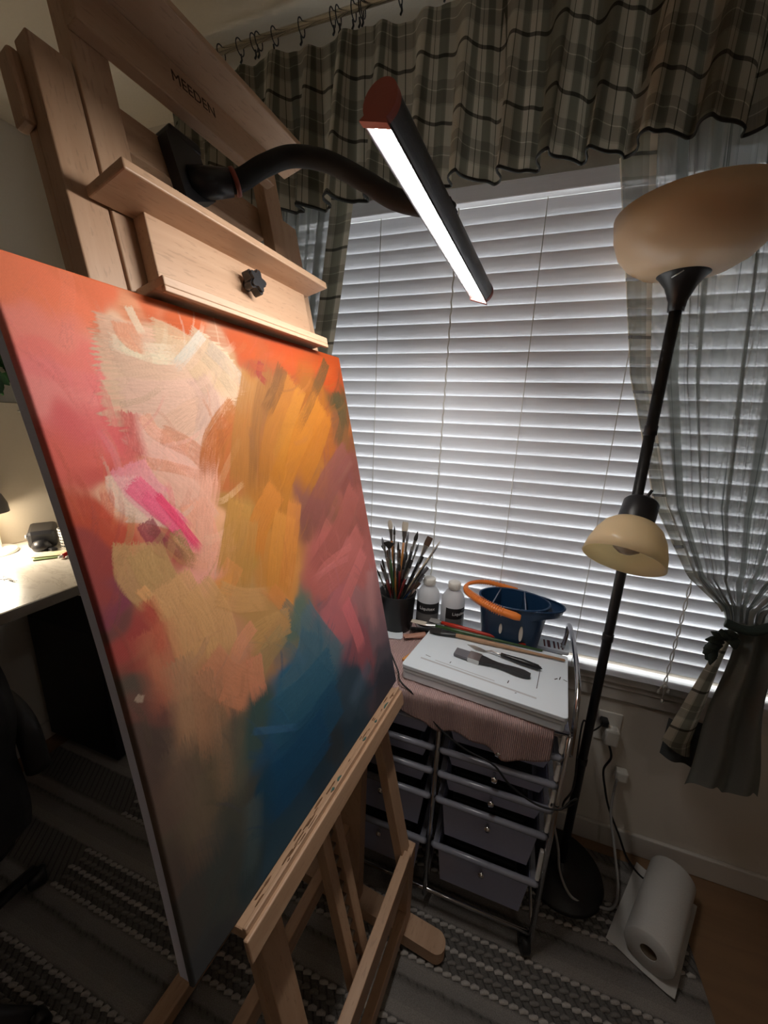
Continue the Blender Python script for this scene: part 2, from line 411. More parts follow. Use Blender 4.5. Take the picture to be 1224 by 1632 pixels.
# ================================================================= CURTAINS
RY, RZ = 1.050, 2.405
rod = thing('curtain_rod', (0, RY, RZ), 'thin brushed metal curtain rod above the window', 'curtain rod')
sub(rod, 'pole', M_brass, MB().tube([(-1.08, RY, RZ), (1.25, RY, RZ)], .0072, 14))
for x in (-1.09, 1.26):
    sub(rod, 'finial', M_brass, MB().lathe([(0, -.018), (.012, -.012), (.015, 0), (.012, .012), (0, .018)], frame((x, RY, RZ), (1, 0, 0)), 16))
for x in (-1.03, 1.2):
    sub(rod, 'bracket', M_brass, MB().tube([(x, RY, RZ-.012), (x, WY-.002, RZ-.012)], .006, 8).cbox((x-.018, WY-.004, RZ-.045), (x+.018, WY, RZ+.02), .001))
# rings
def ring_parts(parent, x, ph):
    q = MB(); cen = Vector((x, RY, RZ)); tor = []
    for k in range(25):
        a = 2*math.pi*k/24; tor.append(cen+Vector((.004*math.sin(ph), math.cos(a)*.016, math.sin(a)*.016-.004)))
    q.tube(tor, .0015, 6); q.tube([cen+Vector((0, 0, -.020)), cen+Vector((0.002, 0, -.032)), cen+Vector((0, -.003, -.04))], .0025, 6)
    sub(parent, 'clip_ring', M_blackm, q)
ring_x = [-1.0, -.965, -.865, -.80, -.755, -.745, -.70, -.62, -.53, -.515, -.48, -.463, -.455, -.36, -.26, -.15, -.04, .07, .18, .29, .40, .51, .62, .73, .84, .95, 1.06]
for i, x in enumerate(ring_x): ring_parts(rod, x, i*1.3)

random.seed(3)
def fold_fn(seed, base_per):
    r = random.Random(seed); ks = [(2*math.pi/base_per*r.uniform(.8, 1.2), r.uniform(0, 6.28), 1.0), (2*math.pi/(base_per*.52)*r.uniform(.8, 1.2), r.uniform(0, 6.28), .38), (2*math.pi/(base_per*2.3), r.uniform(0, 6.28), .5)]
    return lambda s: sum(a*math.sin(k*s+p) for k, p, a in ks)/1.5
ff = fold_fn(5, .105)
def valance(uu, vv):
    x = lerp(-1.06, 1.20, uu)
    amp = lerp(.012, .046, vv**.8)
    f = ff(x+.012*vv*math.sin(x*9)); y = RY-.004+amp*f-.010*vv
    ztop = RZ-.040-.010*abs(math.sin(x*14))
    hem = 2.012+.006*math.sin(x*5.3)+.003*f+interp(x, [-1.1, -.6, .1, .3, 1.2], [.01, 0, .018, .028, .028])
    z = lerp(ztop, hem, vv)
    return (x+.012*math.sin(f*2.4)*vv, y, z, x*1.9+.05*f, (z-2.012)*1.02+.002)
va = thing('curtain_valance', (0, RY, 2.05), 'short gathered plaid valance in beige, grey and black across the window top', 'curtain')
mb = MB(); mb.grid(valance, 620, 26); sub(va, 'valance_cloth', M_plaid, mb)
# dark bound hem
hm = []
for i in range(621):
    p = valance(i/620, 1.0); hm.append((p[0], p[1], p[2]))
sub(va, 'hem', simple('dark hem binding', (.02, .02, .018), .9), MB().tube(hm, .0022, 5, True, 1.8, (0, 0, 1)))

# right drape (sheer with plaid leading edge), gathered at a tieback
TZ = 1.02
def rdrape_edges(z):
    xl = interp(z, [.48, .62, .85, 1.0, 1.03, 1.10, 1.281, 1.603, 2.105, 2.3], [.605, .575, .560, .572, .560, .475, .372, .262, .165, .14])
    xr = interp(z, [.48, .7, .9, 1.0, 1.03, 1.12, 1.3, 1.6, 2.3], [.735, .72, .70, .655, .66, .80, .93, 1.04, 1.12])
    return xl, xr
fr = fold_fn(11, .085); fr2 = fold_fn(23, .16)
def rdrape(s, z, front=0.0):
    xl, xr = rdrape_edges(z); gather = interp(z, [.48, .9, 1.02, 1.15, 1.5, 2.3], [.55, .8, 1.0, .9, .6, .45])
    s_len = s*1.25
    f = fr(s_len)*.6+fr2(s_len)*.5
    amp = interp(z, [.48, .8, 1.0, 1.04, 1.2, 1.6, 2.3], [.030, .026, .018, .018, .026, .022, .012])
    # folds are pulled into the tie: non linear spread
    e = s+.03*math.sin(s*40+z*2)*(1-gather)
    x = lerp(xl, xr, e)+.008*math.sin(f*3)
    y = 1.175+amp*f-interp(z, [.48, 1.0, 1.3, 2.3], [.0, .035, .0, .01])-front
    return x, y
zt, zb = 2.38, .985
rd = thing('side_curtain', (.62, 1.17, .47), 'sheer grey curtain right of the window, gathered by a dark tieback', 'curtain')
def g_sheer(a, b):
    s = lerp(.045, 1, a); z = lerp(zt, zb, b)
    # hem rises to the left
    if z < .9: z = .9-(.9-z)*interp(s, [0, .3, 1], [.80, .97, 1.0])
    x, y = rdrape(s, z); return (x, y, z, s*1.25, z)
mb = MB(); mb.grid(g_sheer, 300, 120); sub(rd, 'sheer_panel', M_sheer, mb)
def g_border(a, b):
    z = lerp(zt, TZ, b); x, y = rdrape(lerp(-.012, .055, a), z, .004)
    x += interp(z, [1.02, 1.3, 2.3], [0, 0, 0])
    return (x, y, z, .02+a*.055, z)
mb = MB(); mb.grid(g_border, 8, 90); sub(rd, 'plaid_border', M_plaid2, mb, label='light plaid leading edge with black ticks')
def g_flap(a, b):   # border turned out below the tie
    z = lerp(TZ-.03, .60-.05*a, b); w_ = lerp(.02, .085, b); xl = interp(z, [.60, .8, .99], [.500, .540, .580])
    return (xl+w_*a, 1.125-.018*math.sin(a*3.1)+.02*a, z, .01+a*.12, z)
mb = MB(); mb.grid(g_flap, 16, 50); sub(rd, 'plaid_flap', M_plaid, mb, label='beige plaid edge flaring out below the tieback')
def g_under(a, b):
    z = lerp(.66, .535-.05*a, b); return (lerp(.515, .66, a), 1.150-.012*math.sin(a*9), z, a*.2, z)
M_lining = simple('dark grey lining', (.06, .065, .065), .9, nscale=200)
mb = MB(); mb.grid(g_under, 24, 8); sub(rd, 'lining', M_lining, mb)
mb = MB()
def g_back(a, b):
    z = lerp(1.005, .478+.035*abs(math.sin(a*6)), b); x = lerp(lerp(.585, .575, b), lerp(.668, .752, b), a)+.004*math.sin(b*9); return (x, 1.100+.016*math.sin(a*13+b*1.4)+.02*a, z, a*.3, z)
mb.grid(g_back, 70, 30); sub(rd, 'lower_panel', simple('grey curtain back', (.17, .18, .165), .9, nscale=250), mb)
tb = thing('curtain_tieback', (.6, 1.12, 1.0), 'dark green fabric tieback with a bunched rosette on the right curtain', 'tieback')
band = spline([(.556, 1.10, 1.005), (.60, 1.085, 1.000), (.66, 1.10, 1.025), (.74, 1.15, 1.07), (.80, 1.25, 1.11)], 8)
M_tie = simple('dark green tieback cloth', (.02, .035, .03), .85, nscale=200, namt=.4, bump=.5)
sub(tb, 'band', M_tie, MB().tube(band, .014, 10, True, .8))
ros = MB()
for k in range(9):
    a = k*.7; p = Vector((.565-.006*k*.6, 1.085-.004*(k % 3), .985-.006*k)); d = Vector((math.cos(a)*.5-.5, -.25, math.sin(a)*.7-.2)).normalized()
    ros.tube([p, p+d*.018, p+d*.040], [.008, .017, .003], 9, True, .55)
sub(tb, 'rosette', M_tie, ros)

# left drape, sheer + plaid border, mostly behind the easel
ld = thing('side_curtain', (-.7, 1.15, 1.0), 'sheer and plaid curtain left of the window, behind the easel', 'curtain')
fl = fold_fn(31, .07)
def lxr(z): return interp(z, [1.3, 1.62, 1.83, 2.05, 2.3], [-.66, -.585, -.548, -.515, -.50])
def g_l(a, b):
    z = lerp(2.33, 1.12, b); xr = lxr(z)-.055; xl = -.86-.04*b; x = lerp(xl, xr, a); f = fl(a*.7)
    return (x, 1.165+.018*f, z, a*.7, z)
mb = MB(); mb.grid(g_l, 140, 60); sub(ld, 'sheer_panel', M_sheer, mb)
def g_l2(a, b):
    z = lerp(2.33, 1.12, b); xr = lxr(z); x = lerp(xr-.075, xr, a); return (x, 1.150+.006*math.sin(a*5), z, a*.085+.02, z)
mb = MB(); mb.grid(g_l2, 10, 60); sub(ld, 'plaid_border', M_plaid, mb, label='grey plaid leading edge with black bars')

# ================================================================= EASEL  (frame: u along the canvas, v up, n out of its face)
ew = Vector((0.09907984, 0.99502137, -0.01075483)); eh = Vector((-0.22931355, 0.03334847, 0.97278115)); en = Vector((0.96829669, -0.09391677, 0.23147605))
EO = Vector((-0.281, 0.211, CAMZ-.658))
EM = Matrix(((ew.x, eh.x, en.x), (ew.y, eh.y, en.y), (ew.z, eh.z, en.z))).to_4x4(); EM.translation = EO
def E_(u, v, n): return EM @ Vector((u, v, n))
es = thing('studio_easel', EM, 'beech H-frame studio easel holding the abstract canvas', 'easel')
def eb(name, lo, hi, mat, c=.0018, **t): return sub(es, name, mat, MB().cbox(lo, hi, c, EM), **t)
UC = .342
# outer posts
for s in (-1, 1):
    a, b = (UC+s*.188, UC+s*.233); lo, hi = min(a, b), max(a, b)
    eb('outer_post', (lo, -.50, -.056), (hi, 1.088, -.031), W_v)
    eb('post_rib', (lo if s < 0 else hi-.009, -.30, -.072), (lo+.009 if s < 0 else hi, 1.08, -.056), W_v)
    sub(es, 'post_block', W_v, MB().cbox((lo-.012 if s < 0 else hi, 1.00, -.075), (lo if s < 0 else hi+.012, 1.075, -.050), .004, EM))
    a, b = (UC+s*.140, UC+s*.1865); lo, hi = min(a, b), max(a, b)
    eb('sliding_mast', (lo, -.02, -.053), (hi, 1.195, -.028), W_v)
# top beam: fascia with lettering and cap plate
fas = eb('top_beam', (UC-.1865, 1.122, -.028), (UC+.150, 1.180, -.008), W_u)
eb('top_cap', (UC-.24, 1.180, -.030), (UC+.222, 1.192, .046), W_u)
M_burn = simple('burnt lettering', (.05, .022, .01), .8)
text_mesh('lettering', 'MEEDEN', .0205, EM @ T(.322, 1.158, -.0085) , M_burn, fas, .0009, label='dark letters burnt into the beam')
# crossbar behind the masts that carries the lamp clamp
eb('mid_crossbar', (UC-.14, 1.042, -.088), (UC+.150, 1.098, -.054), W_u)
# upper clamp: board with knob, shelf and lip
cl = eb('clamp_board', (.180, .832, -.026), (.515, .945, -.003), W_u)
sub(cl, 'clamp_lip', W_u, MB().cbox((.160, .822, -.026), (.522, .834, .028), .0015, EM).cbox((.160, .815, .021), (.522, .822, .028), .001, EM))
sub(cl, 'clamp_shelf', W_u, MB().cbox((.128, .926, -.026), (.528, .938, .046), .002, EM))
kn = []
for k in range(60):
    a = 2*math.pi*k/60; r = .0165+.0042*math.cos(5*a); kn.append((r*math.cos(a), r*math.sin(a)))
KM = EM @ T(.346, .890, 0)
knob = sub(cl, 'clamp_knob', M_knob, MB().prism(kn, KM, .006, .020).prism([(x*.86, y*.86) for x, y in kn], KM, .020, .024).lathe([(.009, -.003), (.009, .006)], KM, 16, True))
# canvas ledge
lg = eb('canvas_ledge', (.062, -.016, -.028), (.582, .0, .020), W_u, .0025)
sub(lg, 'ledge_fascia', W_u, MB().cbox((.056, -.040, .018), (.582, -.005, .026), .002, EM))
sub(lg, 'ledge_stop', W_u, MB().cbox((.062, -.002, .013), (.582, .004, .020), .0015, EM))
sub(lg, 'ledge_groove', simple('dark groove', (.10, .05, .025), .9), MB().box((.065, -.0005, .0114), (.578, .0006, .0130), EM))
stn = MB(); r_ = random.Random(4)
for k in range(30):
    u = r_.uniform(.075, .56); nn = r_.choice([.004, .008, .010, .0155, .018]); v = .0052 if nn > .0129 else .0012
    ln = r_.uniform(.003, .013); wv = r_.uniform(.0006, .0016)
    pts = [(u+ln*math.cos(a)*(1+.3*math.sin(3*a+k)), nn+wv*math.sin(a)) for a in np.linspace(0, 6.283, 9)[:-1]]
    A = EM @ Matrix(((1,0,0,0),(0,0,1,0),(0,1,0,0),(0,0,0,1)))
    stn.prism(pts, A, v-.002, v-.0002)
sub(lg, 'paint_stain', simple('brown paint stain', (.16, .075, .03), .7, nscale=150, namt=.6), stn, kind='stuff')
for (u, nn, l_) in [(.508, .0165, .012), (.30, .016, .007), (.275, .017, .005), (.40, .016, .006), (.455, .0165, .005)]:
    pts = [(u+l_*math.cos(a), nn+.002*math.sin(a)+.001*math.sin(2*a+u*90)) for a in np.linspace(0, 6.283, 9)[:-1]]
    sub(lg, 'paint_daub', M_paintstain, MB().prism(pts, EM @ Matrix(((1,0,0,0),(0,0,1,0),(0,1,0,0),(0,0,0,1))), .003, .0052), label='dark green dried paint daub')
# toothed centre post under the ledge
eb('ratchet_rail', (.292, -.53, -.076), (.316, -.016, -.052), W_v); eb('ratchet_rail', (.336, -.53, -.076), (.360, -.016, -.052), W_v)
tt = MB()
for k in range(15):
    v = -.50+k*.032
    tt.prism([(.316, v), (.338, v+.006), (.338, v+.010), (.316, v+.012)], EM, -.074, -.060)
sub(es, 'ratchet_tooth', simple('dull steel', (.35, .30, .24), .4, 1.0), tt, kind='stuff')
eb('ledge_slider', (.262, -.12, -.090), (.392, -.004, -.078), W_u)
KM = EM @ T(.378, -.085, -.055)
sub(es, 'height_knob', M_knob, MB().prism([(x*1.25, y*1.25) for x, y in kn], KM, .0, .022))

# base: front panel, feet, rear posts
bw = Vector((.09908, .99502, 0)).normalized(); bn = Vector((bw.y, -bw.x, 0))
BM = Matrix(((bw.x, bn.x, 0), (bw.y, bn.y, 0), (0, 0, 1))).to_4x4()   # x: along, y: forward, z: up
o0 = Vector((-.135, .742, 0)); BM.translation = o0
def bb(name, lo, hi, mat, c=.002, **t): return sub(es, name, mat, MB().cbox(lo, hi, c, BM), **t)
W_bx = W_u
bb('front_crossbar', (-.53, -.024, .285), (.0, 0, .362), W_u)
bb('lower_crossbar', (-.53, -.024, .075), (.0, 0, .135), W_u)
bb('base_post', (.0, -.030, .06), (.040, .0, .345), W_v); bb('base_post', (-.57, -.030, .06), (-.53, .0, .345), W_v)
def foot(y0):
    pts = []
    for a in np.linspace(-math.pi/2, math.pi/2, 9): pts.append((.108+.014*math.cos(a)+0, .028*math.sin(a)))
    pts = [(-.56, -.028)]+[(.085, -.028)]+[(.085+.027*math.cos(a), .028*math.sin(a)) for a in np.linspace(-math.pi/2, math.pi/2, 11)]+[(.085, .028), (-.56, .028)]
    A = BM @ T(y0, 0, 0) @ Matrix(((0,1,0,0),(1,0,0,0),(0,0,1,0),(0,0,0,1)))
    f_ = sub(es, 'foot', W_u, MB().prism([(p[0], p[1]) for p in pts], A, .022, .062))
    for q in (.06, -.50):
        sub(f_, 'foot_pad', M_rubber, MB().cbox((q-.02, -.018, .010), (q+.02, .018, .023), .003, A))
foot(.020); foot(-.552)
bb('rear_post', (-.005, -.225, .062), (.030, -.150, .74), W_v); bb('rear_post', (-.570, -.225, .062), (-.535, -.150, .355), W_v)
bb('rear_crossbar', (-.535, -.205, .30), (-.005, -.18, .352), W_u)
bb('tail_crossbar', (-.53, -.50, .022), (-.008, -.455, .062), W_u)
st = MB(); st.tube([E_(UC, .95, -.075), BM @ Vector((-.27, -.48, .065))], .016, 4)
sub(es, 'rear_strut', W_v, st)
bk = Vector(BM @ Vector((-.0, -.19, .60)))
sub(es, 'side_knob', M_knob, MB().prism([(x*1.3, y*1.3) for x, y in kn], frame(BM @ Vector((-.03, -.175, .565)), bn), 0, .02))

# ================================================================= CANVAS
CH_ = .817; CT = .0275
def bow(u, v): return .012*math.sin(math.pi*min(1, max(0, v/CH_)))*max(0, 1-u/.30)
cv = thing('painted_canvas', EM @ T(0, 0, 0), 'abstract painting in orange, peach, mauve and teal on the easel', 'painting')
